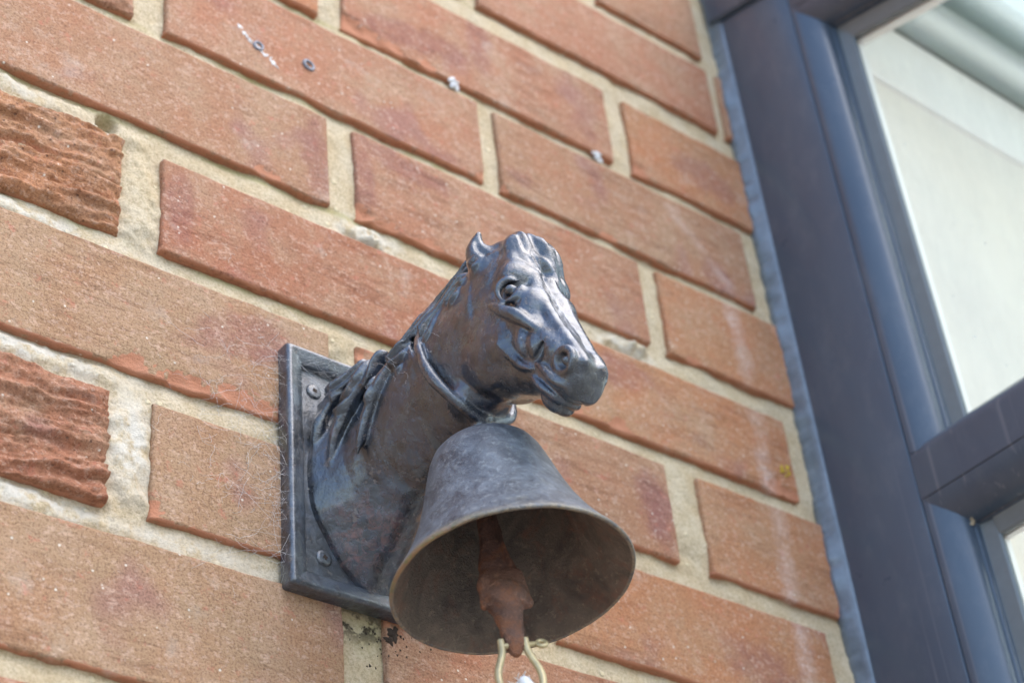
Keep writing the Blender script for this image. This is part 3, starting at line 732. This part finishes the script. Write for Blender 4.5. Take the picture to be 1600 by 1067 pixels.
# facial crest with the deep groove beneath it
fl.chain([P3(31, -2.5, 19.6), P3(39, .5, 18.8), P3(48, 4.0, 16.2), P3(58, 5.8, 12.8)], [2.2, 3.2, 3.2, 2.4], 1.6)
fl.chain([P3(33, -6.5, 20.4), P3(41, -3.8, 19.9), P3(49, -.6, 17.6), P3(56, 2.2, 15.4), P3(62, 4.6, 13.4)], [.8, 1.5, 1.6, 1.3, .7], .9, 'sub')
# heart shaped muscle pad behind the mouth, bordered by grooves
fl.ell(P3(56.0, -2.6, 12.6), (4.4, 5.0, 8.6), 1.0)
fl.ell(P3(62.5, 1.2, 11.4), (4.4, 4.8, 7.8), 1.2)
fl.ell(P3(46, -11, 12.5), (5.5, 6.5, 9), 2.5)
fl.chain([P3(66.5, 6.5, 12.0), P3(69.0, 2.0, 12.6), P3(69.5, -2.4, 12.6)], [.7, 1.1, 1.0], .7, 'sub')
fl.chain([P3(70, 7.5, 10.2), P3(73.2, 3, 11.0), P3(73.4, -1, 11.2)], [1.2, 1.5, 1.2], 1.0)
fl.chain([P3(47, -6.5, 18.0), P3(55, -7.0, 15.6), P3(62, -7.0, 14.0), P3(68.5, -4.6, 13.2)], [.8, 1.3, 1.3, .8], .8, 'sub')
fl.chain([P3(48, -11, 17.0), P3(57, -10.8, 14.4), P3(65, -9.4, 12.6), P3(70, -6.6, 12.2)], [1.3, 1.5, 1.4, 1.0], 2.0)
# muzzle, nostril ring, nostril hollow and inner fold
fl.ell(P3(83, 6, 5.8), (5.5, 7.5, 7.6), 2.5)
NO = P3(83.6, 7.4, 10.8)
ring = [P3(83.6 + 5.6 * math.cos(t), 7.2 + 5.0 * math.sin(t), 10.2 + .5 * math.cos(t + 2.6)) for t in np.linspace(-.9, 4.7, 10)]
fl.ell(np.array(NO) + [1.2, 0, 0], (3.8, 3.6, 3.9), .8, 'sub')
fl.chain(ring, [1.0, 1.6, 1.9, 1.9, 1.9, 1.9, 1.8, 1.6, 1.4, 1.0], .8)
fl.ell(P3(85.6, 8.4, 10.2), (2.6, 2.0, 2.2), .6)
fl.chain([P3(78, 1.8, 13.2), P3(84, -.2, 13.0), P3(90, 1.0, 11.6)], [.6, 1.0, .6], .8, 'sub')
# upper lip, lower lip, mouth line
fl.chain([P3(71, -3.2, 12.0), P3(78, -1.8, 11.6), P3(86, -1.4, 10.2), P3(90.5, .4, 7.2), P3(92, 2.6, 4.0), P3(92.5, 3, 0)], [1.4, 2.2, 2.4, 2.4, 2.4, 2.4], 1.2)
fl.ell(P3(81.5, -10.2, 1.5), (7.2, 4.4, 7.6), 2.0)
fl.chain([P3(69, -6.2, 13.0), P3(74, -5.2, 12.6), P3(82, -5.2, 11.2), P3(90, -4.4, 7.6), P3(93, -3.6, 3), P3(93.5, -3.4, 0)], [.8, 1.2, 1.3, 1.2, 1.1, 1.1], .6, 'sub')
fl.chain([P3(72, -9.2, 10.4), P3(79, -8.6, 9.6), P3(86, -7.8, 6.6), P3(89, -7.4, 2.5), P3(89.5, -7.2, 0)], [1.3, 1.9, 2.0, 1.9, 1.8], 1.2)
# ear
e0 = np.array((11.0, 113.5, -305.)); e1 = np.array((13.4, 112.5, -296.)); e2 = np.array((14.0, 113.0, -291.5)); e3 = np.array((14.2, 114.6, -287.5))
fl.chain([e0, e1, e2, e3 + [0, 1.0, 1.0]], [7.4, 5.6, 3.9, 1.8], 2.5)
fl.chain([(4, 120, -301), (9, 116, -298), (12.0, 114, -295)], [6, 5, 3], 3.0)
fl.chain([e0 + [4.4, 6.0, 4], e1 + [3.6, 4.8, 0], e2 + [2.4, 3.4, 0]], [1.4, 1.5, .6], 1.6, 'sub')
# mane locks draped over the crest
RM = random.Random(21)
TOPZ = [-303, -303, -304, -305, -304, -302.5, -298.5, -294, -292, -288, -290]; BOTZ = [-416, -414, -408, -399, -389, -380, -374, -370, -368, -366, -360]
def neck_pt(u, dz, lift):
    u = max(u, 4); ww = np.interp(u, UU, NW); tp = np.interp(u, UU, TOPZ); bt = np.interp(u, UU, BOTZ)
    v = (tp - dz - (tp + bt) / 2) / ((tp - bt) / 2); vv = min(1, abs(v))
    return (ww * (1 - (.38 if v > 0 else .30) * vv ** 2) * math.sqrt(max(0, 1 - vv ** 2.2)) + lift, u, tp - dz + lift * .3)
for pts, rad in (([(18, 30, -309), (24, 19, -315), (28.2, 11, -325), (30.4, 6, -337), (30.6, 4, -347)], [3, 3.6, 3.8, 3.0, .8]),
                 ([(19, 44, -313), (23, 33, -322), (26.2, 23, -333), (28.0, 16, -346), (28.2, 13, -356)], [2.6, 3.2, 3.4, 2.6, .6]),
                 ([(19, 60, -318), (22.3, 48, -328), (23.8, 40, -338), (24.8, 34, -350), (25.2, 30, -360)], [2.2, 2.8, 3.0, 2.2, .5])):
    fl.chain(pts, rad, 1.6)
def mane(f):
    x, u, z = f.coords((slice(None),) * 3)
    top = I(u, UU, TOPZ); dz = top - z
    q = .55 * u + .83 * dz; p = -.83 * u + .55 * dz
    q = q + 1.9 * np.sin(p / 6.2 + 1.2 * np.sin(u / 17.0)) + 1.4 * vnoise(u, dz, 0, 9)
    tri = np.abs(((q / 6.6) % 1.0) - .5) * 2
    fine_ = vnoise(q, p / 7.0, 3.0, 1.5)
    Lm = 27 + 7 * np.sin(u * .33 + .6) + 5 * vnoise(u, 0, 0, 7) - np.clip((u - 92) / 3.0, 0, 8) * 1.2
    m = np.clip((Lm - dz) / 5.0, 0, 1) * np.clip((u - 4) / 6, 0, 1) * np.clip((121 - u - .15 * dz) / 5, 0, 1)
    m = m * (1 - np.clip((u - 99) / 5, 0, 1) * np.clip((x - 4) / 3, 0, 1) * np.clip((16 - dz) / 6, 0, 1))
    f.v -= (m * (.4 + 2.5 * (1 - tri ** 1.5) - .8 + .95 * fine_)).astype(np.float32) * (np.abs(f.v) < 6)
    # scalloped lumps where the locks roll over the crest
    for k, u0 in enumerate((22, 34, 47, 59, 70, 81, 92)):
        f.ell((2.0, u0, np.interp(u0, UU, TOPZ) - 2.0), (6.0, 5.0, 4.8), 1.0)
mane(fl)
# collar ring around the throat, meeting at the bell lug
col = [(4, 66, -300), (13, 69, -311), (20.0, 74.5, -325), (22.4, 80, -340), (20.4, 85.5, -353), (14.5, 89.5, -363), (6, 91, -368.5), (-1, 91, -370)]
fl.chain([(p[0] + .9, p[1] - 4.0, p[2] - 1) for p in col], [.8, 1.4, 1.6, 1.6, 1.6, 1.6, 1.4, 1.4], 1.2, 'sub')
fl.chain([(p[0] + .5, p[1], p[2]) for p in col], [1.2, 2.2, 2.6, 2.6, 2.6, 2.6, 2.6, 2.6], .8)
fl.ell((6, 89, -358.5), (8.5, 9, 8.5), 3.0)
# muscle hollows on neck and breast
fl.chain([(26, 52, -352), (25, 66, -344), (23, 74, -336)], [1.5, 3.2, 1.5], 4, 'sub')
fl.chain([(35.5, 16, -338), (33, 30, -348), (30, 44, -362), (24, 60, -372)], [1.2, 2.4, 2.4, 1.2], 3.5, 'sub')
fl.chain([(34, 4, -330), (32, 16, -322), (29, 30, -318)], [1, 2.2, 1], 2.5, 'sub')
# symmetric copy, then what is not symmetric
half = fl.v; i0 = 2
full = np.concatenate([half[:i0:-1], half[i0:]], 0)
ff = Field((-(len(fl.ax[0]) - 1 - i0) * H, 1.0, -422), (0, 0, 0), H); ff.ax = [np.arange(full.shape[0]) * H + ff.lo[0], fl.ax[1], fl.ax[2]]; ff.ax = [a.astype(np.float32) for a in ff.ax]; ff.v = full
# forelock: one swept mass with strands in it
ff.ell(P3(0, 15.5, 0), (12.5, 7.0, 10), 2.5)
ff.chain([(-7, 112, -297), (-3, 122, -294.5), (1, 131, -297), (4, 137, -303), P3(16, 17.2, 6), P3(26, 14.6, 9)], [3.2, 4.2, 4.6, 4.4, 3.6, 1.2], 1.6)
ff.chain([(-1, 112, -296), (4, 122, -293.5), (8, 130, -297), (11, 135, -304), P3(16, 13.6, 13), P3(27, 10.5, 15.5)], [3.2, 4.2, 4.6, 4.2, 3.4, 1.0], 1.4)
ff.chain([(-9, 113, -298), (-8, 122, -296), (-6, 129.5, -299.5), P3(6, 17.0, -2.5), P3(15, 16.0, 0)], [2.4, 3.0, 3.0, 2.6, 1.0], 1.2)
X3, Y3, Z3 = ff.coords((slice(None),) * 3)
a3 = (Y3 - 116) * aU + (Z3 + 308) * aZ; n3 = (Y3 - 116) * nU + (Z3 + 308) * nZ
mk = np.clip((24 + X3 * .7 - a3) / 4, 0, 1) * np.clip((n3 - 9) / 4, 0, 1) * np.clip((a3 + 14) / 4, 0, 1) * np.clip((X3 + 12) / 3, 0, 1)
tm = np.clip((a3 - 68) / 8, 0, 1); pl = X3 - 9.8 - (1 - tm) * 30; qk = np.clip(.5 + .5 * (pl - ff.v) / 3.0, 0, 1)
ff.v = (ff.v + (pl - ff.v) * qk + 3.0 * qk * (1 - qk)).astype(np.float32)
qs = X3 - .32 * a3 + 1.3 * np.sin(a3 / 5.0)
ff.v -= (mk * (.75 * vnoise(qs, a3 / 6, 2., 2.4) + .35 * vnoise(qs, a3 / 6, 9., 1.1))).astype(np.float32) * (np.abs(ff.v) < 5)
# lug under the throat carrying the bell
ff.cap((-1, 90, -366), (-1.6, 89.2, -379.5), 4.4, 3.2, 1.0)
# gentle unevenness of the casting
X3, Y3, Z3 = ff.coords((slice(None),) * 3)
ff.v = ff.v + (.55 * vnoise(X3, Y3, Z3, 13.0) + .26 * vnoise(X3, Y3, Z3, 6.0) + .10 * vnoise(X3, Y3, Z3, 2.4)).astype(np.float32)
V, F = surface_nets(ff.v, np.array([ff.ax[0][0], ff.ax[1][0], ff.ax[2][0]]), H)
W = np.stack([V[:, 0] + XC, -V[:, 1], V[:, 2]], -1)
horse = mesh_np('horse_head', W * MM, F[:, ::-1], True, M_PAINT, bracket)
sm = horse.modifiers.new('smooth', 'CORRECTIVE_SMOOTH') if False else horse.modifiers.new('smooth', 'SMOOTH'); sm.factor = .5; sm.iterations = 3

# ------------------------------------------------------------------ bell
BN = Vector((-.03, .124, .992)).normalized(); BO = Vector((7, -98.8, -455))
bq = Vector((0, 0, 1)).rotation_difference(BN)
BM = np.array(bq.to_matrix())
def bell_xf(V): return (np.asarray(V) @ BM.T + np.array(BO)) * MM
bell = thing('bell', 'dull blue grey iron bell with rust brown inside, hanging under the horse throat', 'bell')
outp = [(0, 50.6), (.8, 51.1), (2.5, 50.2), (6, 47.6), (12, 43.8), (20, 39.4), (30, 34.9), (40, 31.4), (50, 28.6), (57, 26.6), (62, 25.0), (66, 23.0), (69, 20.0), (71.2, 15.6), (72.4, 9.0), (72.8, 0.01)]
inp = [(70.2, 0.01), (69.8, 8), (68.4, 13.0), (65.8, 17.2), (62, 20.4), (58, 23.2), (50, 25.6), (40, 28.6), (30, 32.0), (20, 36.4), (12, 40.9), (6, 45.0), (2, 48.2), (.3, 49.4)]
prof = outp + inp; n = 96; V = []; F = []; fm = []
for j, (h, r) in enumerate(prof):
    for i in range(n):
        a = 2 * math.pi * i / n; w = 1 + .006 * math.sin(2 * a + 1) + .003 * mnoise.noise(Vector((math.cos(a) * 3, math.sin(a) * 3, h * .05)))
        V.append((r * w * math.cos(a), r * w * math.sin(a), h + (.5 * mnoise.noise(Vector((math.cos(a) * 4, math.sin(a) * 4, 9))) if h < 3 else 0)))
m_ = len(prof)
for j in range(m_):
    for i in range(n):
        k = (j + 1) % m_
        F.append((j * n + i, j * n + (i + 1) % n, k * n + (i + 1) % n, k * n + i)); fm.append(1 if len(outp) - 1 < j < m_ - 1 else 0)
rim = [max(0, 1 - p[0] / 4.0) for p in prof for _ in range(n)]
mesh_np('bell_shell', bell_xf(V), np.array(F), True, [M_BELL, M_BELLIN], bell, {'rim': rim}, fm)
# bolt and nut joining shell to lug
P = []
Vt, Ft = tube([(0, 0, 71.5), (0, 0, 76), (0, .0, 84.5)], 3.3, 16); P.append((Vt, Ft))
Vt, Ft = tube([(0, 0, 72.3), (0, 0, 74.4)], 5.4, 6); P.append((Vt, Ft))
Vt, Ft = tube([(0, 0, 65), (0, 0, 70.8)], 4.6, 6); P.append((Vt, Ft))
V, F = merge(P); mesh_np('bolt', bell_xf(V), F, False, M_PAINT, bell)
# clapper by implicit surface in bell-local mm: x right, y into wall, z up
cf = Field((-16, -12, -42), (16, 12, 76), .7)
def strap(x, y, z):
    w = np.interp(z, [-34, -30, -24, -20, -13, -6, 0, 8, 20, 45, 72], [1.2, 3.8, 5.0, 4.8, 6.2, 9.0, 9.4, 7.6, 4.8, 3.7, 3.4])
    t = np.interp(z, [-34, -30, -24, -18, -10, 0, 12, 30, 68], [1.0, 2.6, 3.2, 3.4, 4.2, 4.4, 3.0, 2.4, 2.4])
    r = (np.abs(x / w) ** 3 + np.abs(y / t) ** 3) ** (1 / 3)
    return np.maximum((r - 1) * np.minimum(w, t), np.maximum(z - 68, -33.5 - z))
cf.op(strap, (-14, -8, -40), (14, 8, 74), 1, pad=3)
cf.cap((-8.8, -1, -10), (-7.0, -2, 4), 2.2, 1.6, 1.5); cf.cap((8.8, -1, -10), (7.0, -2, 4), 2.2, 1.6, 1.5)
cf.ell((0, -4.2, -7), (7.5, 3.2, 6.5), 2.5)
cf.cap((-6.6, -5.5, -14), (-5.4, -5, -24), 2.4, 1.8, 1.2, 'sub'); cf.cap((6.6, -5.5, -14), (5.4, -5, -24), 2.4, 1.8, 1.2, 'sub')
cf.chain([(2.8, -3, 44), (3.4, -3.2, 22), (4.8, -3.6, 8)], [.6, .9, 1.0], .8)
x_, y_, z_ = cf.coords((slice(None),) * 3); cf.v = cf.v + (.35 * vnoise(x_, y_, z_, 5) + .2 * vnoise(x_, y_, z_, 2)).astype(np.float32)
V, F = surface_nets(cf.v, cf.lo, .7)
# face the flat towards the viewer's side a little
ca, sa = math.cos(-.5), math.sin(-.5)
CR = np.array([[ca, -sa, 0], [sa, ca, 0], [0, 0, 1]])
CO = np.array([-6.2, 1.0, -1.5])
def clap_xf(V): return bell_xf(np.asarray(V) @ CR.T + CO)
mesh_np('clapper', clap_xf(V), F, True, M_RUST, bell)

# ------------------------------------------------------------------ shackle and rope
shackle = thing('shackle', 'small dull brass D shackle through the tip of the rusty clapper', 'shackle')
pts = []
for t in np.linspace(0, 1, 41):
    a = -math.pi / 2 + (t - .5) * 2 * 2.55
    x = 8.3 * math.cos(a); z = -43 + 9.0 * math.sin(a)
    pts.append((x, 0, z))
pts = [(-4.9, -.8, -24.5), (-4.9, -.6, -27), (-5.2, -.3, -30)] + [(-6.4, 0, -33.4), (-8.0, 0, -37.5), (-8.7, 0, -42), (-7.8, 0, -47), (-5, 0, -51), (0, 0, -53), (5, 0, -51), (7.8, 0, -47), (8.7, 0, -42), (8.0, 0, -37.5), (6.4, 0, -33.4)] + [(5.2, -.3, -30), (4.9, -.6, -27), (4.9, -.8, -24.5)]
def smooth_path(P, sub=5):
    P = np.array(P, float); out = []
    for i in range(len(P) - 1):
        p0 = P[max(i - 1, 0)]; p1 = P[i]; p2 = P[i + 1]; p3 = P[min(i + 2, len(P) - 1)]
        for u in np.linspace(0, 1, sub, endpoint=False): out.append(.5 * ((2 * p1) + (-p0 + p2) * u + (2 * p0 - 5 * p1 + 4 * p2 - p3) * u * u + (-p0 + 3 * p1 - 3 * p2 + p3) * u ** 3))
    out.append(P[-1]); return np.array(out)
Pth = smooth_path(pts); V, F = tube(Pth + [-.6, 0, -2.0], 1.5, 14)
mesh_np('bow', clap_xf(V), F, True, M_BRASS, shackle)
P = [tube([(-6.4, -.8, -29.4), (-5.8, -.8, -29.4), (9.0, -.8, -29.4)], [1.3, 1.3, 1.1], 12)]
a = np.linspace(0, 2 * np.pi, 24, endpoint=False)
P.append(tube(np.stack([10.6 + 1.8 * np.cos(a), -.8 + 1.0 * np.sin(a), -29.4 + 1.8 * np.sin(a)], -1), 1.0, 10, True))
V, F = merge(P); mesh_np('pin', clap_xf(V), F, True, M_BRASS, shackle)
rope = thing('bell_rope', 'frayed white rope end looped through the brass shackle below the bell', 'rope')
for k in range(3):
    pth = []
    for t in np.linspace(0, 1, 90):
        z = -46.5 - t * 110; ph = t * 26 + k * 2.094; pth.append((2.1 * math.cos(ph), -1.0 + 2.1 * math.sin(ph), z))
    pth = [(0.3 * k, 3.0, -60), (0, 4.2, -52), (0, 2.4, -47.5)] + pth if k == 0 else pth
    V, F = tube(pth, 2.2, 10); mesh_np('strand', clap_xf(V), F, True, M_ROPE, rope)
P = []
for k in range(30):
    b = np.array((Rr.gauss(0, 1.8), Rr.gauss(-1, 2), -46 + Rr.gauss(0, 1.6))); d = np.array((Rr.gauss(0, 2), Rr.gauss(-.5, 2), Rr.uniform(0, 1.8)))
    P.append(tube([b, b + d * .5 + [Rr.gauss(0, .3)] * 3, b + d], [.22, .18, .08], 4))
V, F = merge(P); o = mesh_np('frayed_fibres', clap_xf(V), F, True, M_ROPE, rope); o['kind'] = 'stuff'

# ------------------------------------------------------------------ cobweb
P = []
RW = random.Random(9)
def strand(p, q, sag, r=.09, n=9):
    p = np.array(p, float); q = np.array(q, float); out = []
    side = np.array([RW.gauss(0, 1), RW.gauss(0, .3), RW.gauss(0, 1)]) * sag
    for t in np.linspace(0, 1, n): out.append(p + (q - p) * t + side * math.sin(math.pi * t) + np.array([RW.gauss(0, .35), RW.gauss(0, .12), RW.gauss(0, .35)]))
    P.append(tube(out, r, 3))
for k in range(75):
    z = RW.uniform(-420, -292); x = -40 + RW.uniform(-2, 3)
    L = abs(RW.gauss(0, 17)) + 3; an = RW.uniform(-1.6, 1.6)
    strand((x, -RW.uniform(1, 8), z), (x - L * abs(math.cos(an)) - 2, -RW.uniform(.4, 1.6), z + L * math.sin(an)), 2.5, RW.uniform(.03, .06))
for k in range(120):
    x = RW.gauss(-62, 16); z = RW.gauss(-345, 38); L = abs(RW.gauss(0, 8)) + 2; an = RW.uniform(0, 6.28)
    strand((x, -RW.uniform(.6, 1.8), z), (min(x + L * math.cos(an), -41), -RW.uniform(.6, 1.8), z + L * math.sin(an)), 1.6, RW.uniform(.035, .065), 7)
for k in range(60):
    x = RW.uniform(-38, 2); z = -292 - RW.uniform(0, 22); L = RW.uniform(5, 20); an = RW.uniform(-.8, .8)
    strand((x, -8.8, z), (x + L * math.cos(an), -9 - RW.uniform(0, 4), z + L * math.sin(an) - 3), 1.4, .045)
for k in range(18):
    u = RW.uniform(20, 88); L = RW.uniform(8, 26); z = RW.uniform(-345, -312)
    w = 24 - .0 * u
    strand((XC - w * .92, -u, z), (XC - w * .98 - 1.5, -u - L * .5, z - L * .5), 1.2, .04)
V, F = merge(P); cw = mesh_np('cobweb', V * MM, F, True, M_WEB)
tag(cw, 'fine grey cobweb strands clinging to the left side of the black plate and brick', 'cobweb', kind='stuff')

# ------------------------------------------------------------------ conservatory window
win = thing('side_window', 'dark grey aluminium framed window with rounded glazing beads, set square to the brick wall', 'window')
def extrude(prof, axis_a, axis_b, name, mat, parent=win, smooth=True, caps=True):
    """prof: list of 3-vectors (mm) offsets, swept from point a to point b (arrays of per-profile points)"""
    A = np.array(axis_a, float); B = np.array(axis_b, float); n = len(A)
    V = np.concatenate([A, B]); F = [(i, i + 1, n + i + 1, n + i) for i in range(n - 1)]
    return mesh_np(name, V * MM, F, smooth, mat, parent)
def solid_sweep(profile_pts_list, name, mat, smooth=True, parent=win, split=32):
    """closed profiles (n pts each) at several stations"""
    S = [np.array(p, float) for p in profile_pts_list]; n = len(S[0]); V = np.concatenate(S); F = []
    for k in range(len(S) - 1):
        for i in range(n): F.append((k * n + i, k * n + (i + 1) % n, (k + 1) * n + (i + 1) % n, (k + 1) * n + i))
    F.append(tuple(range(n))[::-1]); F.append(tuple((len(S) - 1) * n + i for i in range(n)))
    o = mesh_np(name, V * MM, F, smooth, mat, parent)
    bmn = bpy.data.meshes  # normals made consistent below
    import bmesh
    b = bmesh.new(); b.from_mesh(o.data); bmesh.ops.recalc_face_normals(b, faces=b.faces); b.to_mesh(o.data); b.free()
    if smooth:
        e = o.modifiers.new('es', 'EDGE_SPLIT'); e.split_angle = math.radians(split)
    return o
ZT, ZB = 420, -900
Z_H = 140.5
HS = .27
def headz(y, base): return base + HS * y         # y negative towards the viewer side: the head drops
# main stile: flat face, groove, convex bead
stile_flat = [(345.0, -11.6), (345.0, -70.2), (345.4, -70.9), (346.2, -71.2), (346.2, -73), (400, -73), (400, -6), (349, -6), (346.6, -9.5), (346.4, -11.2)]
def st(p, z): return [(x, y, z) for x, y in p]
solid_sweep([st(stile_flat, ZB), [(x, y, Z_H + 25.7 + HS * y) for x, y in stile_flat]], 'stile', M_FRAME)
bead = [(346.4, -71.4), (345.3, -72.4), (345.5, -74.5), (346.2, -77.4), (347.4, -80.6), (349.2, -84), (351.6, -87.2), (354.4, -89.6), (357.4, -91.0), (359.0, -91.2), (359.6, -90.0), (360.4, -91.6), (361.6, -92.4), (363.6, -92.6), (364.2, -90), (364.2, -73.5), (352, -72.5)]
gask = [(363.4, -92.4), (363.6, -93.2), (365.0, -101.2), (366.2, -102.6), (367.5, -102.6), (367.5, -92.4)]
# upper bay: from transom to head (mitred to the rake); lower bay under the transom
def bay(z_lo, z_hi_f):
    for nm, pr_, mt in (('glazing_bead', bead, M_FRAME), ('gasket', gask, M_GASKET)):
        lo = [(x, y, z_lo + (0 if nm == 'glazing_bead' else .5)) for x, y in pr_]
        hi = [(x, y, z_hi_f(x, y)) for x, y in pr_]
        solid_sweep([lo, hi], nm, mt, split=28)
                                   # head inner edge height at y = 0
bay(-258, lambda x, y: headz(y, Z_H))
bay(-620, lambda x, y: -289)
# transom: flat face with groove, rounded nose above, sloping bead beneath; along y
tr_main = [(345.0, -262.5), (344.9, -289.0), (345.6, -289.6), (352, -289.6), (372, -289.6), (372, -252), (358, -251), (353.5, -251.4), (350.4, -252.8), (347.8, -255.2), (345.9, -258.6)]
tr_low = [(345.2, -290.1), (345.8, -294), (347.6, -298.6), (350.4, -303.0), (354, -306.8), (358, -309.2), (361, -310.2), (361.6, -309.3), (362.4, -310.8), (364.0, -311.4), (367, -311.4), (367, -290.1)]
tr_g = [(363.6, -311.2), (364.0, -312), (365.4, -321.0), (366.4, -322.2), (368, -322.2), (368, -311.2)]
tr_gu = [(363.6, -251), (363.9, -249), (365.4, -241.5), (366.4, -240.4), (368, -240.4), (368, -251)]
YE = -1500
def tw(p, y0, y1, nm, mt, sp=25): 
    return solid_sweep([[(x, y0, z) for x, z in p], [(x, y1, z) for x, z in p]], nm, mt, split=sp)
tw(tr_main, -71.6, YE, 'transom', M_FRAME)
lowA = [(x, -71.9 - .55 * 1.0 * (-290.1 - z) - 0.0, z) for x, z in tr_low]; 
solid_sweep([[(x, -72.0, z) for x, z in tr_low], [(x, YE, z) for x, z in tr_low]], 'glazing_bead', M_FRAME, split=25)
tw(tr_g, -101.5, YE, 'gasket', M_GASKET); tw(tr_gu, -101.5, YE, 'gasket', M_GASKET)
# head: raked member and its cover above
hd = [(345.0, 0), (345.0, 26), (345.0, 26), (400, 26), (400, 0), (352, -2), (346.2, -1.2), (345.4, -.6)]
def rake(p, base, y0, y1, nm, mt, sp=30): return solid_sweep([[(x, y0, base + d + HS * y0) for x, d in p], [(x, y1, base + d + HS * y1) for x, d in p]], nm, mt, split=sp)
rake([(345.0, .6), (345.0, 30), (400, 30), (400, -1.0), (346.2, -1.0), (345.3, -.2)], Z_H, -73.2, YE, 'head_rail', M_FRAME)
rake([(341.6, 26.5), (341.0, 27.5), (340.6, 30), (340.6, 96), (400, 96), (400, 26), (345.5, 26), (343, 26)], Z_H, -2.0, YE, 'eaves_cover', M_FRAME)
hb = [(346.4, -1.2), (345.3, -2.0), (345.5, -4.2), (346.4, -8), (348.2, -12.2), (351, -16.2), (354.6, -19.4), (358.4, -21.0), (359.4, -20.2), (360.4, -21.6), (363.8, -22.4), (364.2, -20), (364.2, -3.5), (352, -2.0)]
rake(hb, Z_H, -71.2, YE, 'glazing_bead', M_FRAME, 28)
rake([(363.4, -22), (363.7, -23), (365.2, -34.5), (366.4, -36), (368, -36), (368, -22)], Z_H, -92, YE, 'gasket', M_GASKET)
# glass
def quad(name, pts, mat, parent=win, th=None):
    return mesh_np(name, np.array(pts) * MM, [(0, 1, 2, 3)], False, mat, parent)
GX = 366.0
def pane(z0, z1a, z1b, y0=-95, y1=YE):
    V = [(GX, y0, z0), (GX, y1, z0), (GX, y1, z1b), (GX, y0, z1a), (GX + 4, y0, z0), (GX + 4, y1, z0), (GX + 4, y1, z1b), (GX + 4, y0, z1a)]
    F = [(0, 3, 2, 1), (4, 5, 6, 7), (0, 1, 5, 4), (2, 3, 7, 6), (1, 2, 6, 5), (3, 0, 4, 7)]
    return mesh_np('glass_pane', np.array(V) * MM, F, False, M_GLASS, win)
pane(-246, headz(-95, Z_H - 28), headz(YE, Z_H - 28)); pane(-620, -316, -316)
# white inner lining of the frame seen through the glass edge
def lin(name, stations): return solid_sweep(stations, name, M_WHITE, smooth=False)
lin('inner_lining', [[(370.5, -70, z), (370.5, -101.4, z), (375, -101.4, z), (375, -70, z)] for z in (ZB, 96)])
lin('inner_lining', [[(370.5, y, Z_H + HS * y - 37), (370.5, y, Z_H + HS * y - 5), (377, y, Z_H + HS * y - 5), (377, y, Z_H + HS * y - 37)] for y in (-101.8, YE)])
lin('inner_lining', [[(370.5, y, -322), (370.5, y, -252), (375, y, -252), (375, y, -322)] for y in (-101.8, YE)])
# sealant smeared over the ragged brick edge
zz = np.arange(-900, 330, 1.6); n = len(zz)
wob = 1.5 * fbm(zz, 0, 3., 40, 2) + 1.3 * fbm(zz, 9, 7., 9, 3) + .9 * np.sign(vnoise(zz, 2, 2, 14)) * np.abs(vnoise(zz, 5, 5, 3)) + .7 * fbm(zz, 4, 4, 3.2, 2)
step = np.zeros(n)
for (a, b, z0, z1) in ALLB:
    if b > 348: step[(zz > z0 - 3) & (zz < z1 + 2)] -= .9
S = []
for i, z in enumerate(zz):
    x0 = 343.9 + wob[i] * .9 + step[i] * .7; S.append([(x0, 1.6, z), (x0 - .3, -.9 + .3 * wob[i], z), (x0 + .2, -2.8, z), (344.0 + .25 * wob[i], -6.0, z), (344.6, -9.4, z), (345.6, -11.4, z), (347.5, -12.2, z), (350, -11, z), (350, 6, z), (346, 8, z)])
solid_sweep(S, 'sealant', M_CAULK, split=60)
# debris caught in the corner of the transom
P = [(np.array(blob('', 0, 0, RW.uniform(.5, 1.3), RW.uniform(.5, 1.1), .8, None, RW.random())[0]) + [359 + RW.gauss(0, 1.0), -91 + RW.gauss(0, 1.0), -310 + RW.gauss(0, 1.0)], blob('', 0, 0, 1, 1, 1, None, 1)[1]) for _ in range(14)]
V, F = merge(P); o = mesh_np('corner_debris', V * MM, F, True, mat_plain('tan_debris', (.50, .40, .27), .9, .2, .2, .0005, .5), win); o['kind'] = 'stuff'

# ------------------------------------------------------------------ inside the conservatory
room = thing('conservatory_interior', 'cream inner wall with white beam under pale green roof sheet, behind the window glass', 'room')
V, F = boxm(378, 2600, -85, -20, -1990, 92); mesh_np('inner_wall', np.array(V) * MM, F, False, M_CREAM, room)
V, F = boxm(378, 2600, -88, -40, 71, 146); o = mesh_np('ledger_beam', np.array(V) * MM, F, False, M_WHITE, room); bevel(o, .005, 4)
def roofq(ya, yb, za, zb, nm, mt, t=6):
    V = [(x, y, z + d) for x in (402, 2600) for (y, z) in ((ya, za), (yb, zb)) for d in (0, t)]
    F = [(0, 1, 3, 2), (4, 6, 7, 5), (0, 4, 5, 1), (2, 3, 7, 6), (0, 2, 6, 4), (1, 5, 7, 3)]
    return mesh_np(nm, np.array(V) * MM, F, False, mt, room)
rz = lambda y: 152 + HS * (y + 85)
roofq(-86, YE, rz(-86), rz(YE), 'roof_sheet', M_ROOF)
V, F = boxm(402, 2600, -110, -20, 166, 175); mesh_np('added_light_band', np.array(V) * MM, F, False, M_BAND, room)  # added strip imitating the reflected banding across the roof sheet
V, F = boxm(402, 2600, -150, -122, 150, 156); mesh_np('added_light_band_low', np.array(V) * MM, F, False, M_BAND, room)  # second added strip for the same light banding, no real roof member
